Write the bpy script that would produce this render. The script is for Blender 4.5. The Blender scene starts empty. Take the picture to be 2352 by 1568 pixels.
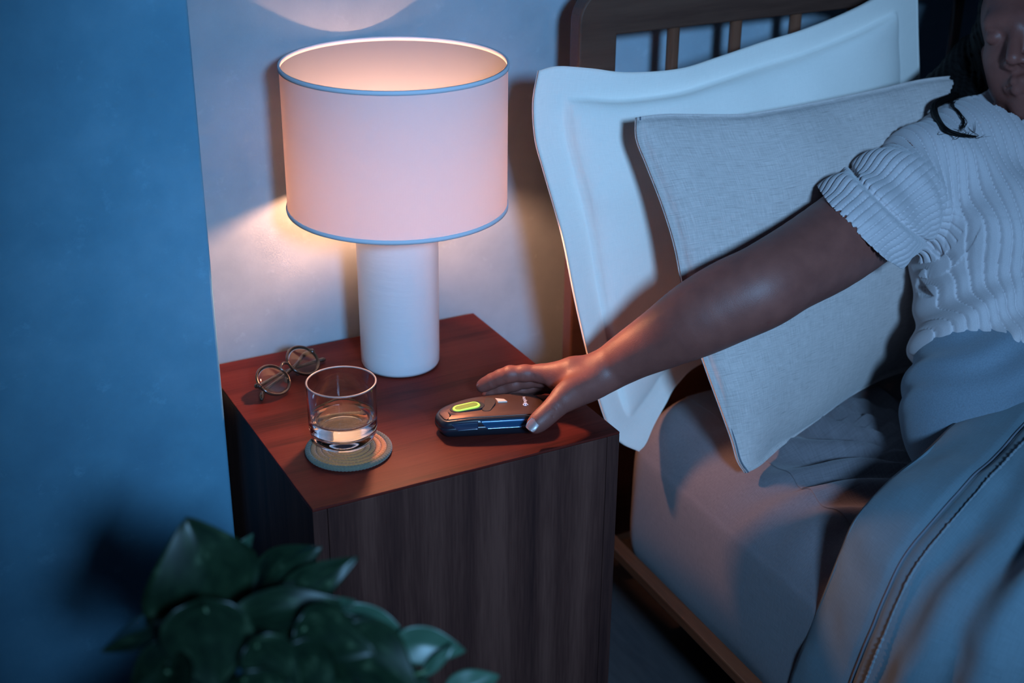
import bpy, bmesh, math, random
import numpy as np
import openvdb as vdb
from mathutils import Vector, Matrix, noise
random.seed(4); rng = np.random.default_rng(7)
PI = math.pi
scn = bpy.context.scene
COL = scn.collection

# ------------------------------------------------------------------ camera
F = 3195.86
CA = np.array([0.88479515, -0.4659102, 0.00807638])      # camera right
CB = np.array([0.18963034, 0.37584469, 0.90707282])      # camera up
CC = np.array([0.42564994, 0.80104211, -0.42089626])     # camera forward
CP = np.array([-0.4467012, -1.33177392, 0.86142743])
cam = bpy.data.cameras.new('camera')
cam.sensor_width = 36; cam.lens = F / 2352 * 36
cam.clip_start = .05; cam.clip_end = 30
cam.dof.use_dof = True; cam.dof.focus_distance = 1.79; cam.dof.aperture_fstop = 3.2
camo = bpy.data.objects.new('camera', cam); COL.objects.link(camo)
camo.matrix_world = Matrix(((CA[0], CB[0], -CC[0], CP[0]), (CA[1], CB[1], -CC[1], CP[1]), (CA[2], CB[2], -CC[2], CP[2]), (0, 0, 0, 1)))
scn.camera = camo
scn.view_settings.view_transform = 'Standard'; scn.view_settings.look = 'None'
scn.view_settings.gamma = 1; scn.view_settings.use_curve_mapping = False
scn.view_settings.exposure = 0
scn.cycles.use_denoising = True
scn.cycles.max_bounces = 10; scn.cycles.transmission_bounces = 10; scn.cycles.caustics_refractive = True
scn.cycles.sample_clamp_indirect = 6

# ------------------------------------------------------------------ light
w = bpy.data.worlds.new('night'); scn.world = w; w.use_nodes = True
w.node_tree.nodes['Background'].inputs[0].default_value = (.05, .13, .30, 1)
w.node_tree.nodes['Background'].inputs[1].default_value = .085

def spot(name, loc, target, power, col, radius, angle, blend):
    l = bpy.data.lights.new(name, 'SPOT'); l.energy = power; l.color = col
    l.shadow_soft_size = radius; l.spot_size = math.radians(angle); l.spot_blend = blend
    o = bpy.data.objects.new(name, l); COL.objects.link(o); o.location = loc
    o.rotation_euler = (Vector(target) - Vector(loc)).to_track_quat('-Z', 'Y').to_euler()
    return o
spot('moonlight', (-.30, -2.35, 1.27), (.54, .25, .15), 430, (.22, .47, .82), .17, 43, 1.0)
BULB_POWER = 15.5

# ------------------------------------------------------------------ geometry helpers
def ray(px, py): return CA * (px - 1176) / F - CB * (py - 784) / F + CC
def P(px, py, d): return CP + ray(px, py) * d
def at(px, py, ax, v):
    d = ray(px, py); return CP + d * ((v - CP[ax]) / d[ax])
def link(o, parent=None):
    COL.objects.link(o)
    if parent is not None: o.parent = parent
    return o
def tag(o, label=None, cat=None, group=None, kind=None):
    if label: o['label'] = label
    if cat: o['category'] = cat
    if group: o['group'] = group
    if kind: o['kind'] = kind
    return o
def empty(name, loc, label, cat, group=None):
    o = bpy.data.objects.new(name, None); o.location = loc; o.empty_display_size = .05
    return tag(link(o), label, cat, group)
def mesh_obj(name, verts, faces, mat, parent=None, smooth=True, uvs=None):
    """verts are world coordinates; a parent Empty only translates"""
    me = bpy.data.meshes.new(name)
    off = np.array(parent.location) if parent is not None else np.zeros(3)
    p = parent
    while p is not None and p.parent is not None:
        p = p.parent; off = off + np.array(p.location)
    V = (np.asarray(verts, float) - off)
    me.from_pydata(V.tolist(), [], [list(map(int, f)) for f in faces])
    me.validate(); me.update()
    if smooth: me.polygons.foreach_set('use_smooth', [True] * len(me.polygons))
    mats = mat if isinstance(mat, (list, tuple)) else [mat]
    for m in mats: me.materials.append(m)
    if uvs is not None:
        uvl = me.uv_layers.new(name='UVMap')
        li = np.zeros(len(me.loops), int); me.loops.foreach_get('vertex_index', li)
        uvl.data.foreach_set('uv', np.asarray(uvs, float)[li].ravel())
    o = bpy.data.objects.new(name, me)
    return link(o, parent)
def attr(o, name, vals):
    a = o.data.attributes.new(name, 'FLOAT', 'POINT'); a.data.foreach_set('value', np.asarray(vals, np.float32))
def bm_obj(name, bm, mat, parent=None, smooth=False):
    off = Vector((0, 0, 0)); p = parent
    while p is not None: off += p.location; p = p.parent
    bmesh.ops.translate(bm, verts=bm.verts, vec=-off)
    me = bpy.data.meshes.new(name); bm.to_mesh(me); bm.free()
    if smooth: me.polygons.foreach_set('use_smooth', [True] * len(me.polygons))
    me.materials.append(mat)
    return link(bpy.data.objects.new(name, me), parent)
def box(bm, lo, hi, bev=.0, seg=2, M=None):
    r = bmesh.ops.create_cube(bm, size=1)
    lo = Vector(lo); hi = Vector(hi); s = hi - lo; c = (lo + hi) / 2
    for v in r['verts']: v.co = Vector((v.co.x * s.x, v.co.y * s.y, v.co.z * s.z)) + c
    vs = r['verts']
    if bev:
        es = {e for v in vs for e in v.link_edges}
        r2 = bmesh.ops.bevel(bm, geom=list(es), offset=bev, segments=seg, profile=.5, affect='EDGES')
        vs = list({v for f in r2['faces'] for v in f.verts} | {v for v in vs if v.is_valid})
    if M is not None: bmesh.ops.transform(bm, matrix=M, verts=vs)
    return vs
def lathe_data(prof, n=64, center=(0, 0, 0), closed=False):
    prof = np.array(prof, float); m = len(prof); V = []; Fc = []
    for i in range(n):
        t = 2 * PI * i / n
        for r, z in prof: V.append((center[0] + r * math.cos(t), center[1] + r * math.sin(t), center[2] + z))
    for i in range(n):
        j = (i + 1) % n
        for k in range(m - 1 if not closed else m):
            k2 = (k + 1) % m
            Fc.append((i * m + k, j * m + k, j * m + k2, i * m + k2))
    return V, Fc
def catmull(pts, n):
    pts = np.array(pts, float); m = len(pts)
    Q = np.vstack([2 * pts[0] - pts[1], pts, 2 * pts[-1] - pts[-2]])
    t = np.linspace(0, m - 1 - 1e-9, n); i = t.astype(int); f = (t - i)[:, None]
    p0, p1, p2, p3 = Q[i], Q[i + 1], Q[i + 2], Q[i + 3]
    return .5 * ((2 * p1) + (-p0 + p2) * f + (2 * p0 - 5 * p1 + 4 * p2 - p3) * f ** 2 + (-p0 + 3 * p1 - 3 * p2 + p3) * f ** 3)
def tube_data(pts, rad, n=12, cap=True, flat=1.0, up=None):
    pts = np.array(pts, float); m = len(pts)
    rad = np.full(m, rad) if np.isscalar(rad) else np.array(rad, float)
    T = np.gradient(pts, axis=0); T /= np.linalg.norm(T, axis=1)[:, None] + 1e-12
    u = np.array(up if up is not None else ([0, 0, 1] if abs(T[0][2]) < .9 else [1, 0, 0]), float)
    V = []; Fc = []
    for k in range(m):
        u = u - T[k] * (u @ T[k]); u /= np.linalg.norm(u) + 1e-12; s = np.cross(T[k], u)
        for i in range(n):
            a = 2 * PI * i / n
            V.append(pts[k] + rad[k] * (math.cos(a) * u * flat + math.sin(a) * s))
    for k in range(m - 1):
        for i in range(n):
            j = (i + 1) % n; Fc.append((k * n + i, k * n + j, (k + 1) * n + j, (k + 1) * n + i))
    if cap:
        Fc.append(tuple(range(n))[::-1]); Fc.append(tuple((m - 1) * n + i for i in range(n)))
    return V, Fc
def merge(*parts):
    V = []; Fc = []
    for v, f in parts:
        o = len(V); V += list(v); Fc += [tuple(i + o for i in q) for q in f]
    return V, Fc
def grid_faces(nu, nv, off=0, flip=False):
    Fc = []
    for i in range(nu - 1):
        for j in range(nv - 1):
            q = (off + i * nv + j, off + (i + 1) * nv + j, off + (i + 1) * nv + j + 1, off + i * nv + j + 1)
            Fc.append(q[::-1] if flip else q)
    return Fc
def fbm(p, sc, octv=3, seed=0.0):
    return noise.fractal(Vector((p[0] * sc + seed, p[1] * sc - seed, p[2] * sc + 2 * seed)), 1.0, 2.0, octv)

# ------------------------------------------------------------------ materials
def mat(name):
    m = bpy.data.materials.new(name); m.use_nodes = True
    return m, m.node_tree, m.node_tree.nodes['Principled BSDF']
def N(nt, kind, **kw):
    n = nt.nodes.new(kind)
    for k, v in kw.items():
        if k in n.inputs.keys() if isinstance(k, str) else False: n.inputs[k].default_value = v
        else: setattr(n, k, v)
    return n
def ramp(nt, fac, stops):
    r = nt.nodes.new('ShaderNodeValToRGB'); e = r.color_ramp.elements
    while len(e) < len(stops): e.new(.5)
    for el, (p, c) in zip(e, stops): el.position = p; el.color = (*c, 1)
    nt.links.new(fac, r.inputs[0]); return r
def simple(name, col, rough=.5, spec=.5, metal=0, coat=0, sheen=0):
    m, nt, b = mat(name)
    b.inputs['Base Color'].default_value = (*col, 1); b.inputs['Roughness'].default_value = rough
    b.inputs['Specular IOR Level'].default_value = spec; b.inputs['Metallic'].default_value = metal
    b.inputs['Coat Weight'].default_value = coat; b.inputs['Sheen Weight'].default_value = sheen
    return m
def wood(name, dark, mid, light, axis, sc=1.0, rough=.42, across=60, detail_cross='y'):
    """axis = index of the direction the grain runs in"""
    m, nt, b = mat(name); L = nt.links.new
    g = N(nt, 'ShaderNodeNewGeometry'); mp = N(nt, 'ShaderNodeMapping'); L(g.outputs['Position'], mp.inputs[0])
    s = [across * sc] * 3; s[axis] = 2.2 * sc; mp.inputs['Scale'].default_value = s
    n1 = N(nt, 'ShaderNodeTexNoise'); L(mp.outputs[0], n1.inputs[0]); n1.inputs['Scale'].default_value = .45; n1.inputs['Detail'].default_value = 5; n1.inputs['Distortion'].default_value = .4
    s2 = [across * 5 * sc] * 3; s2[axis] = 14 * sc
    mp2 = N(nt, 'ShaderNodeMapping'); mp2.inputs['Scale'].default_value = s2; L(g.outputs['Position'], mp2.inputs[0])
    n2 = N(nt, 'ShaderNodeTexNoise'); L(mp2.outputs[0], n2.inputs[0]); n2.inputs['Scale'].default_value = 1.2; n2.inputs['Detail'].default_value = 3
    mx = N(nt, 'ShaderNodeMath', operation='MULTIPLY_ADD'); L(n2.outputs[0], mx.inputs[0]); mx.inputs[1].default_value = .35
    L(n1.outputs[0], mx.inputs[2])
    r = ramp(nt, mx.outputs[0], [(.45, dark), (.66, mid), (.9, light)])
    L(r.outputs[0], b.inputs['Base Color']); b.inputs['Roughness'].default_value = rough
    bp = N(nt, 'ShaderNodeBump'); bp.inputs['Strength'].default_value = .12; bp.inputs['Distance'].default_value = .0006
    L(n2.outputs[0], bp.inputs['Height']); L(bp.outputs[0], b.inputs['Normal'])
    b.inputs['Specular IOR Level'].default_value = .35 if rough < .5 else .12
    return m
M_TABLE = wood('teak_veneer', (.035, .006, .005), (.095, .014, .010), (.135, .024, .017), 0, across=55, rough=.5)
M_TABLEV = wood('teak_veneer_upright', (.030, .012, .011), (.062, .024, .019), (.11, .045, .034), 2, across=50, rough=.6)
M_BED = wood('bed_wood', (.048, .021, .015), (.080, .036, .025), (.105, .050, .034), 0, across=40, rough=.38)
M_BEDV = wood('bed_wood_upright', (.09, .036, .022), (.16, .062, .036), (.20, .08, .046), 2, across=40, rough=.34)
M_BEDY = wood('bed_wood_rail', (.11, .030, .014), (.19, .050, .022), (.24, .070, .030), 1, across=40, rough=.4)

def plaster(name, base, dark, light):
    m, nt, b = mat(name); L = nt.links.new
    g = N(nt, 'ShaderNodeNewGeometry')
    n1 = N(nt, 'ShaderNodeTexNoise'); L(g.outputs['Position'], n1.inputs[0]); n1.inputs['Scale'].default_value = 5; n1.inputs['Detail'].default_value = 7; n1.inputs['Roughness'].default_value = .62
    r = ramp(nt, n1.outputs[0], [(.33, dark), (.5, base), (.68, light)])
    n2 = N(nt, 'ShaderNodeTexNoise'); L(g.outputs['Position'], n2.inputs[0]); n2.inputs['Scale'].default_value = 32; n2.inputs['Detail'].default_value = 6; n2.inputs['Roughness'].default_value = .7
    r2 = ramp(nt, n2.outputs[0], [(.60, (0, 0, 0)), (.74, (1, 1, 1))])
    mx = N(nt, 'ShaderNodeMixRGB'); mx.inputs[2].default_value = (*[min(1, c * 1.35) for c in light], 1)
    fm = N(nt, 'ShaderNodeMath', operation='MULTIPLY'); L(r2.outputs[0], fm.inputs[0]); fm.inputs[1].default_value = .35
    L(fm.outputs[0], mx.inputs[0]); L(r.outputs[0], mx.inputs[1]); L(mx.outputs[0], b.inputs['Base Color'])
    b.inputs['Roughness'].default_value = .9; b.inputs['Specular IOR Level'].default_value = .15
    bp = N(nt, 'ShaderNodeBump'); bp.inputs['Strength'].default_value = .25; bp.inputs['Distance'].default_value = .002
    L(n2.outputs[0], bp.inputs['Height']); L(bp.outputs[0], b.inputs['Normal'])
    return m
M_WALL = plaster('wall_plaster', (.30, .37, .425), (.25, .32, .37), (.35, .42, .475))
M_WALL_L = plaster('wall_plaster_dim_light', (.112, .29, .41), (.095, .245, .355), (.15, .345, .475))  # same plaster as the back wall; bluer, dimmer light put into its colour

def fabric(name, col, thread=1100, contrast=.12, slub=.0, bump=.25, sheen=.2, rough=.9, fuzz=.4):
    m, nt, b = mat(name); L = nt.links.new
    tc = N(nt, 'ShaderNodeUVMap')
    def stripes(sx, sy):
        mp = N(nt, 'ShaderNodeMapping'); mp.inputs['Scale'].default_value = (sx, sy, 1); L(tc.outputs[0], mp.inputs[0])
        n = N(nt, 'ShaderNodeTexNoise'); L(mp.outputs[0], n.inputs[0]); n.inputs['Scale'].default_value = 1; n.inputs['Detail'].default_value = 2; return n
    a = stripes(thread, thread * .06); c = stripes(thread * .06, thread)
    ad = N(nt, 'ShaderNodeMath', operation='ADD'); L(a.outputs[0], ad.inputs[0]); L(c.outputs[0], ad.inputs[1])
    lo = tuple(x * (1 - contrast) for x in col); hi = tuple(min(1, x * (1 + contrast)) for x in col)
    r = ramp(nt, ad.outputs[0], [(0, lo), (1, hi)])
    sc = N(nt, 'ShaderNodeMapRange'); L(ad.outputs[0], sc.inputs[0]); sc.inputs[1].default_value = .6; sc.inputs[2].default_value = 1.4
    L(sc.outputs[0], r.inputs[0]); out = r.outputs[0]
    if slub:
        s = stripes(28, 900); s.inputs['Detail'].default_value = 4
        rs = ramp(nt, s.outputs[0], [(.30, (1 - slub,) * 3), (.42, (1, 1, 1))])
        mm = N(nt, 'ShaderNodeMixRGB', blend_type='MULTIPLY'); mm.inputs[0].default_value = 1; L(out, mm.inputs[1]); L(rs.outputs[0], mm.inputs[2]); out = mm.outputs[0]
    L(out, b.inputs['Base Color']); b.inputs['Roughness'].default_value = rough
    b.inputs['Sheen Weight'].default_value = sheen; b.inputs['Specular IOR Level'].default_value = .1
    bp = N(nt, 'ShaderNodeBump'); bp.inputs['Strength'].default_value = bump; bp.inputs['Distance'].default_value = .0008
    L(ad.outputs[0], bp.inputs['Height']); L(bp.outputs[0], b.inputs['Normal'])
    return m
M_WHITE = fabric('white_cotton', (.84, .76, .69), 900, .04, bump=.12)
M_LINEN = fabric('grey_linen', (.55, .46, .43), 750, .20, slub=.28, bump=.3)
M_SHEET = fabric('washed_linen', (.165, .145, .155), 700, .18, slub=.1, bump=.35)
M_DUVET = fabric('duvet_linen', (.125, .185, .22), 900, .12, bump=.25)
M_PANTS = fabric('trouser_cloth', (.30, .30, .34), 700, .1)

def tri_fabric(name, col, sc=420, bump=.3, vary=.1):
    """position based weave for remeshed garments"""
    m, nt, b = mat(name); L = nt.links.new
    g = N(nt, 'ShaderNodeNewGeometry')
    n = N(nt, 'ShaderNodeTexNoise'); L(g.outputs['Position'], n.inputs[0]); n.inputs['Scale'].default_value = sc; n.inputs['Detail'].default_value = 3
    r = ramp(nt, n.outputs[0], [(.3, tuple(x * (1 - vary) for x in col)), (.7, tuple(x * (1 + vary) for x in col))])
    L(r.outputs[0], b.inputs['Base Color']); b.inputs['Roughness'].default_value = .95; b.inputs['Sheen Weight'].default_value = .3
    b.inputs['Specular IOR Level'].default_value = .1
    bp = N(nt, 'ShaderNodeBump'); bp.inputs['Strength'].default_value = bump; bp.inputs['Distance'].default_value = .001
    L(n.outputs[0], bp.inputs['Height']); L(bp.outputs[0], b.inputs['Normal'])
    return m

# ------------------------------------------------------------------ implicit surfaces (smooth unions)
class Field:
    """list of groups; each group is a list of shapes joined smoothly, groups join with k"""
    def __init__(s): s.ops = []
    def add(s, shapes, k=.01, kin=.01): s.ops.append(('u', shapes, k, kin)); return s
    def cut(s, shapes, k=.003): s.ops.append(('s', shapes, k, k)); return s
def cap(a, b, ra, rb): return ('c', np.array(a, float), np.array(b, float), ra, rb)
def ell(c, r, ax=None): return ('e', np.array(c, float), np.array(r, float), np.eye(3) if ax is None else np.array(ax, float))
def chain(pts, rs): return [cap(pts[i], pts[i + 1], rs[i], rs[i + 1]) for i in range(len(pts) - 1)]
def sbox(c, h, ax, r): return ('b', np.array(c, float), np.array(h, float), np.array(ax, float), r)
def bounds(s, m):
    if s[0] == 'c':
        a, b, ra, rb = s[1:]; r = max(ra, rb)
        return np.minimum(a, b) - r - m, np.maximum(a, b) + r + m
    if s[0] == 'e': R = s[2].max(); return s[1] - R - m, s[1] + R + m
    R = np.linalg.norm(s[2]) + s[4]; return s[1] - R - m, s[1] + R + m
def dist(s, X):
    if s[0] == 'c':
        a, b, ra, rb = s[1:]; d = b - a; q = X - a
        t = np.clip((q @ d) / (d @ d + 1e-12), 0, 1)
        return np.linalg.norm(q - t[..., None] * d, axis=-1) - (ra + (rb - ra) * t)
    if s[0] == 'e':
        q = (X - s[1]) @ s[3].T; r = s[2]
        k0 = np.linalg.norm(q / r, axis=-1); k1 = np.linalg.norm(q / r ** 2, axis=-1) + 1e-9
        return k0 * (k0 - 1) / k1
    q = np.abs((X - s[1]) @ s[3].T) - s[2]
    return np.linalg.norm(np.maximum(q, 0), axis=-1) + np.minimum(q.max(-1), 0) - s[4]
def smin(a, b, k):
    h = np.clip(.5 + .5 * (b - a) / k, 0, 1); return b * (1 - h) + a * h - k * h * (1 - h)
def polygonise(field, vox, post=None, margin=.03, B=56):
    allb = [bounds(s, margin) for op in field.ops if op[0] == 'u' for s in op[1]]
    lo = np.min([b[0] for b in allb], 0); hi = np.max([b[1] for b in allb], 0)
    bg = vox * 3; grid = vdb.FloatGrid(bg)
    n = np.ceil((hi - lo) / (vox * B)).astype(int)
    for bi in np.ndindex(*n):
        b0 = lo + np.array(bi) * B * vox; b1 = b0 + B * vox
        if not any((bb[0] < b1).all() and (bb[1] > b0).all() for bb in allb): continue
        ii = [np.arange(B) + bi[k] * B for k in range(3)]
        X = np.stack(np.meshgrid(*[lo[k] + ii[k] * vox for k in range(3)], indexing='ij'), -1)
        D = np.full(X.shape[:3], 1.0)
        for kind, shapes, k, kin in field.ops:
            g = None
            for s in shapes:
                sb = bounds(s, margin)
                if not ((sb[0] < b1).all() and (sb[1] > b0).all()): continue
                d = dist(s, X); g = d if g is None else smin(g, d, kin)
            if g is None: continue
            if kind == 'u': D = smin(D, g, k)
            else: D = -smin(-D, g, k)
        if post is not None: D = post(D, X)
        D = np.clip(D, -bg, bg).astype(np.float32)
        if D.min() >= bg: continue
        grid.copyFromArray(D, ijk=tuple(int(v * B) for v in bi))
    pts, quads = grid.convertToQuads(0.0)
    return lo + pts * vox, quads[:, ::-1]
def sdf_obj(name, field, vox, mat_, parent=None, post=None, margin=.03):
    V, Q = polygonise(field, vox, post, margin)
    me = bpy.data.meshes.new(name)
    off = np.zeros(3); p = parent
    while p is not None: off = off + np.array(p.location); p = p.parent
    V = V - off
    me.vertices.add(len(V)); me.vertices.foreach_set('co', V.astype(np.float32).ravel())
    me.loops.add(len(Q) * 4); me.loops.foreach_set('vertex_index', Q.astype(np.int32).ravel())
    me.polygons.add(len(Q)); me.polygons.foreach_set('loop_start', np.arange(len(Q), dtype=np.int32) * 4)
    me.polygons.foreach_set('loop_total', np.full(len(Q), 4, np.int32))
    me.update(calc_edges=True); me.validate()
    me.polygons.foreach_set('use_smooth', [True] * len(me.polygons))
    me.materials.append(mat_)
    return link(bpy.data.objects.new(name, me), parent)

# ================================================================== ROOM
WALL_Y = .455; FLOOR_Z = -.52
def struct(o): o['kind'] = 'structure'; return o
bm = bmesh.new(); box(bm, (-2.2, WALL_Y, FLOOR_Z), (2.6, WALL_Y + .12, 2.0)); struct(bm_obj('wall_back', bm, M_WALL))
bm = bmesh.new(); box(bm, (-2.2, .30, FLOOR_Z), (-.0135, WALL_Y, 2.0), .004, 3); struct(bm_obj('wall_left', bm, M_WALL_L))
M_FLOOR = wood('floor_boards', (.05, .045, .05), (.08, .07, .07), (.11, .10, .10), 1, across=20, rough=.5)
bm = bmesh.new(); box(bm, (-2.2, -3.0, FLOOR_Z - .05), (2.6, WALL_Y + .12, FLOOR_Z)); struct(bm_obj('floor', bm, M_FLOOR))

# ================================================================== NIGHTSTAND
W, D = .42, .427
ns = empty('nightstand', (W / 2, D / 2, FLOOR_Z), 'dark reddish wooden nightstand between the wall corner and the bed, lamp on top', 'nightstand')
b_ = .0008
def bx(name, lo, hi, m, parent, bev=b_):
    bm = bmesh.new(); box(bm, lo, hi, bev, 2); return bm_obj(name, bm, m, parent)
bx('top_panel', (0, 0, -.0035), (W, D, 0), M_TABLE, ns)
bx('side_panel', (0, .0, FLOOR_Z + .03), (.018, D, -.0037), M_TABLEV, ns)
bx('side_panel', (W - .018, .0, FLOOR_Z + .03), (W, D, -.0037), M_TABLEV, ns)
bx('door', (.0188, .0, FLOOR_Z + .0488), (W - .0188, .018, -.0040), M_TABLEV, ns)
bx('back_panel', (.0185, D - .01, FLOOR_Z + .0485), (W - .0185, D, -.0040), M_TABLEV, ns)
bx('bottom_panel', (.0185, .0, FLOOR_Z + .03), (W - .0185, D, FLOOR_Z + .048), M_TABLEV, ns)
for sx in (.03, W - .07):
    for sy in (.03, D - .07): bx('foot', (sx, sy, FLOOR_Z), (sx + .04, sy + .04, FLOOR_Z + .0299), M_TABLEV, ns)

# ================================================================== LAMP
LX, LY = .2505, .3175
lamp = empty('table_lamp', (LX, LY, 0), 'white cylindrical table lamp with a glowing drum shade on the nightstand', 'lamp')
m, nt, b = mat('glazed_ceramic'); L = nt.links.new
b.inputs['Base Color'].default_value = (.70, .68, .70, 1); b.inputs['Roughness'].default_value = .38; b.inputs['Coat Weight'].default_value = .25; b.inputs['Coat Roughness'].default_value = .2
g = N(nt, 'ShaderNodeNewGeometry'); mp = N(nt, 'ShaderNodeMapping'); mp.inputs['Scale'].default_value = (25, 25, 130); L(g.outputs['Position'], mp.inputs[0])
n1 = N(nt, 'ShaderNodeTexNoise'); n1.inputs['Scale'].default_value = 1; n1.inputs['Detail'].default_value = 3; L(mp.outputs[0], n1.inputs[0])
bp = N(nt, 'ShaderNodeBump'); bp.inputs['Strength'].default_value = .35; bp.inputs['Distance'].default_value = .0015; L(n1.outputs[0], bp.inputs['Height']); L(bp.outputs[0], b.inputs['Normal'])
M_CERAMIC = m
prof = [(0, .0008), (.050, .0008), (.0535, .002), (.0552, .006), (.0556, .02), (.0560, .12), (.0564, .20), (.0560, .232), (.054, .238), (.045, .241), (.015, .242), (.012, .250), (0, .250)]
V, Fc = lathe_data(prof, 96, (LX, LY, 0)); mesh_obj('lamp_base', V, Fc, M_CERAMIC, lamp)
m, nt, b = mat('shade_linen'); L = nt.links.new
nt.nodes.remove(b); out = [n for n in nt.nodes if n.type == 'OUTPUT_MATERIAL'][0]
uv = N(nt, 'ShaderNodeUVMap')
def wv(ax, sc):
    wn = N(nt, 'ShaderNodeTexWave'); wn.bands_direction = ax; wn.inputs['Scale'].default_value = sc; wn.inputs['Distortion'].default_value = 1.0; wn.inputs['Detail Scale'].default_value = 2; L(uv.outputs[0], wn.inputs[0]); return wn
w1 = wv('X', 260); w2 = wv('Y', 300)
ad = N(nt, 'ShaderNodeMath', operation='ADD'); L(w1.outputs[1], ad.inputs[0]); L(w2.outputs[1], ad.inputs[1])
r = ramp(nt, ad.outputs[0], [(0, (.72, .70, .72)), (1, (.84, .82, .84))])
df = N(nt, 'ShaderNodeBsdfDiffuse'); tr = N(nt, 'ShaderNodeBsdfTranslucent'); L(r.outputs[0], df.inputs[0]); tr.inputs[0].default_value = (.72, .60, .56, 1)
bp = N(nt, 'ShaderNodeBump'); bp.inputs['Strength'].default_value = .15; bp.inputs['Distance'].default_value = .0006; L(ad.outputs[0], bp.inputs['Height']); L(bp.outputs[0], df.inputs['Normal'])
ms = N(nt, 'ShaderNodeMixShader'); ms.inputs[0].default_value = .33; L(df.outputs[0], ms.inputs[1]); L(tr.outputs[0], ms.inputs[2]); L(ms.outputs[0], out.inputs[0])
M_SHADE = m
SX, SY, SR, Z0, Z1 = LX - .004, .302, .1465, .243, .432
lamp_shade_n = 160; V = []; UV = []
for i in range(lamp_shade_n + 1):
    t = 2 * PI * i / lamp_shade_n
    for k in range(9):
        z = Z0 + (Z1 - Z0) * k / 8; V.append((SX + SR * math.cos(t), SY + SR * math.sin(t), z)); UV.append((i / lamp_shade_n, k / 8 * .2))
shade = mesh_obj('lamp_shade', V, grid_faces(lamp_shade_n + 1, 9), M_SHADE, lamp, uvs=UV)
M_LINING, nt, b = mat('shade_lining'); L = nt.links.new; nt.nodes.remove(b); out = [n for n in nt.nodes if n.type == 'OUTPUT_MATERIAL'][0]
df = N(nt, 'ShaderNodeBsdfDiffuse'); tr = N(nt, 'ShaderNodeBsdfTranslucent'); df.inputs[0].default_value = (.17, .22, .27, 1); tr.inputs[0].default_value = (.82, .80, .82, 1)
ms = N(nt, 'ShaderNodeMixShader'); ms.inputs[0].default_value = .5; L(df.outputs[0], ms.inputs[1]); L(tr.outputs[0], ms.inputs[2]); L(ms.outputs[0], out.inputs[0])
V = [(SX + (SR - .0012) * math.cos(2 * PI * i / 160), SY + (SR - .0012) * math.sin(2 * PI * i / 160), z) for i in range(161) for z in (Z0 + .001, Z1 - .001)]
mesh_obj('shade_lining', V, grid_faces(161, 2), M_LINING, lamp)
M_TRIM = simple('shade_trim', (.62, .64, .70), .9)
for z in (Z0, Z1):
    hz = .0028
    prof = [(SR - .0014, z - hz), (SR + .0014, z - hz), (SR + .0019, z), (SR + .0014, z + hz), (SR - .0014, z + hz)]
    V, Fc = lathe_data(prof, 160, (SX, SY, 0), True); mesh_obj('shade_trim', V, Fc, M_TRIM, lamp)
M_BRASS = simple('lamp_metal', (.6, .55, .5), .35, metal=1)
V, Fc = tube_data([(LX, LY, .249), (LX, LY, .262), (LX, LY, .284)], [.014, .014, .013], 20); mesh_obj('bulb_socket', V, Fc, M_BRASS, lamp)
arms = []
for k in range(3):
    t = k * 2 * PI / 3 + .4
    arms.append(tube_data([(LX + .0125 * math.cos(t), LY + .0125 * math.sin(t), .264), (SX + (SR - .002) * math.cos(t), SY + (SR - .002) * math.sin(t), .247)], .0015, 8))
V, Fc = merge(*arms); mesh_obj('shade_spider', V, Fc, M_BRASS, lamp)
m, nt, b = mat('bulb_glow'); b.inputs['Base Color'].default_value = (1, .9, .8, 1); b.inputs['Emission Color'].default_value = (1, .43, .22, 1); b.inputs['Emission Strength'].default_value = BULB_POWER * 42
prof = [(0, 0), (.010, .0), (.012, .008), (.018, .018), (.0225, .030), (.022, .040), (.016, .050), (.008, .0555), (0, .057)]
V, Fc = lathe_data(prof, 32, (LX, LY, .2842)); mesh_obj('light_bulb', V, Fc, m, lamp)
M_BLOCKER = simple('blocker_metal', (.5, .5, .5), .25, metal=1)  # cap added over the bulb to block its upward light
V, Fc = lathe_data([(.0244, .036), (.0236, .0435), (.018, .052), (.009, .058), (0, .0595)], 32, (LX, LY, .2842)); mesh_obj('bulb_blocker', V, Fc, M_BLOCKER, lamp)
#PART2

# ================================================================== BED
XP = .544; HY0, HY1 = .34, .367
bed = empty('bed_frame', (1.2, HY0, FLOOR_Z), 'wooden bed frame with a spindled headboard and slim side rail, right of the nightstand', 'bed')
def poly_extrude(name, outer, inner, y0, y1, m, parent, bev=.003):
    """plate in the xz plane with an optional rectangular hole"""
    bm = bmesh.new()
    def loop(pts): 
        vs = [bm.verts.new((x, y0, z)) for x, z in pts]; return [bm.edges.new((vs[i], vs[(i + 1) % len(vs)])) for i in range(len(vs))]
    e = loop(outer); e += loop(inner) if inner else []
    r = bmesh.ops.triangle_fill(bm, edges=e, use_beauty=True, use_dissolve=False)
    fs = [f for f in bm.faces]
    ex = bmesh.ops.extrude_face_region(bm, geom=fs)
    vs = [v for v in ex['geom'] if isinstance(v, bmesh.types.BMVert)]
    bmesh.ops.translate(bm, verts=vs, vec=(0, y1 - y0, 0))
    bmesh.ops.recalc_face_normals(bm, faces=bm.faces)
    se = [ed for ed in bm.edges if len(ed.link_faces) == 2 and ed.calc_face_angle(0) > .6]
    bmesh.ops.bevel(bm, geom=se, offset=bev, segments=3, profile=.5, affect='EDGES')
    return bm_obj(name, bm, m, parent)
zr = at(1418, 80, 1, HY0)[2]; xi = at(1418, 80, 1, HY0)[0]; ZT = .493; XR = 2.0
rc = .045
outer = [(XP, FLOOR_Z), (XP, ZT - rc)] + [(XP + rc - rc * math.cos(a), ZT - rc + rc * math.sin(a)) for a in np.linspace(0, PI / 2, 8)[1:]]
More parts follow.
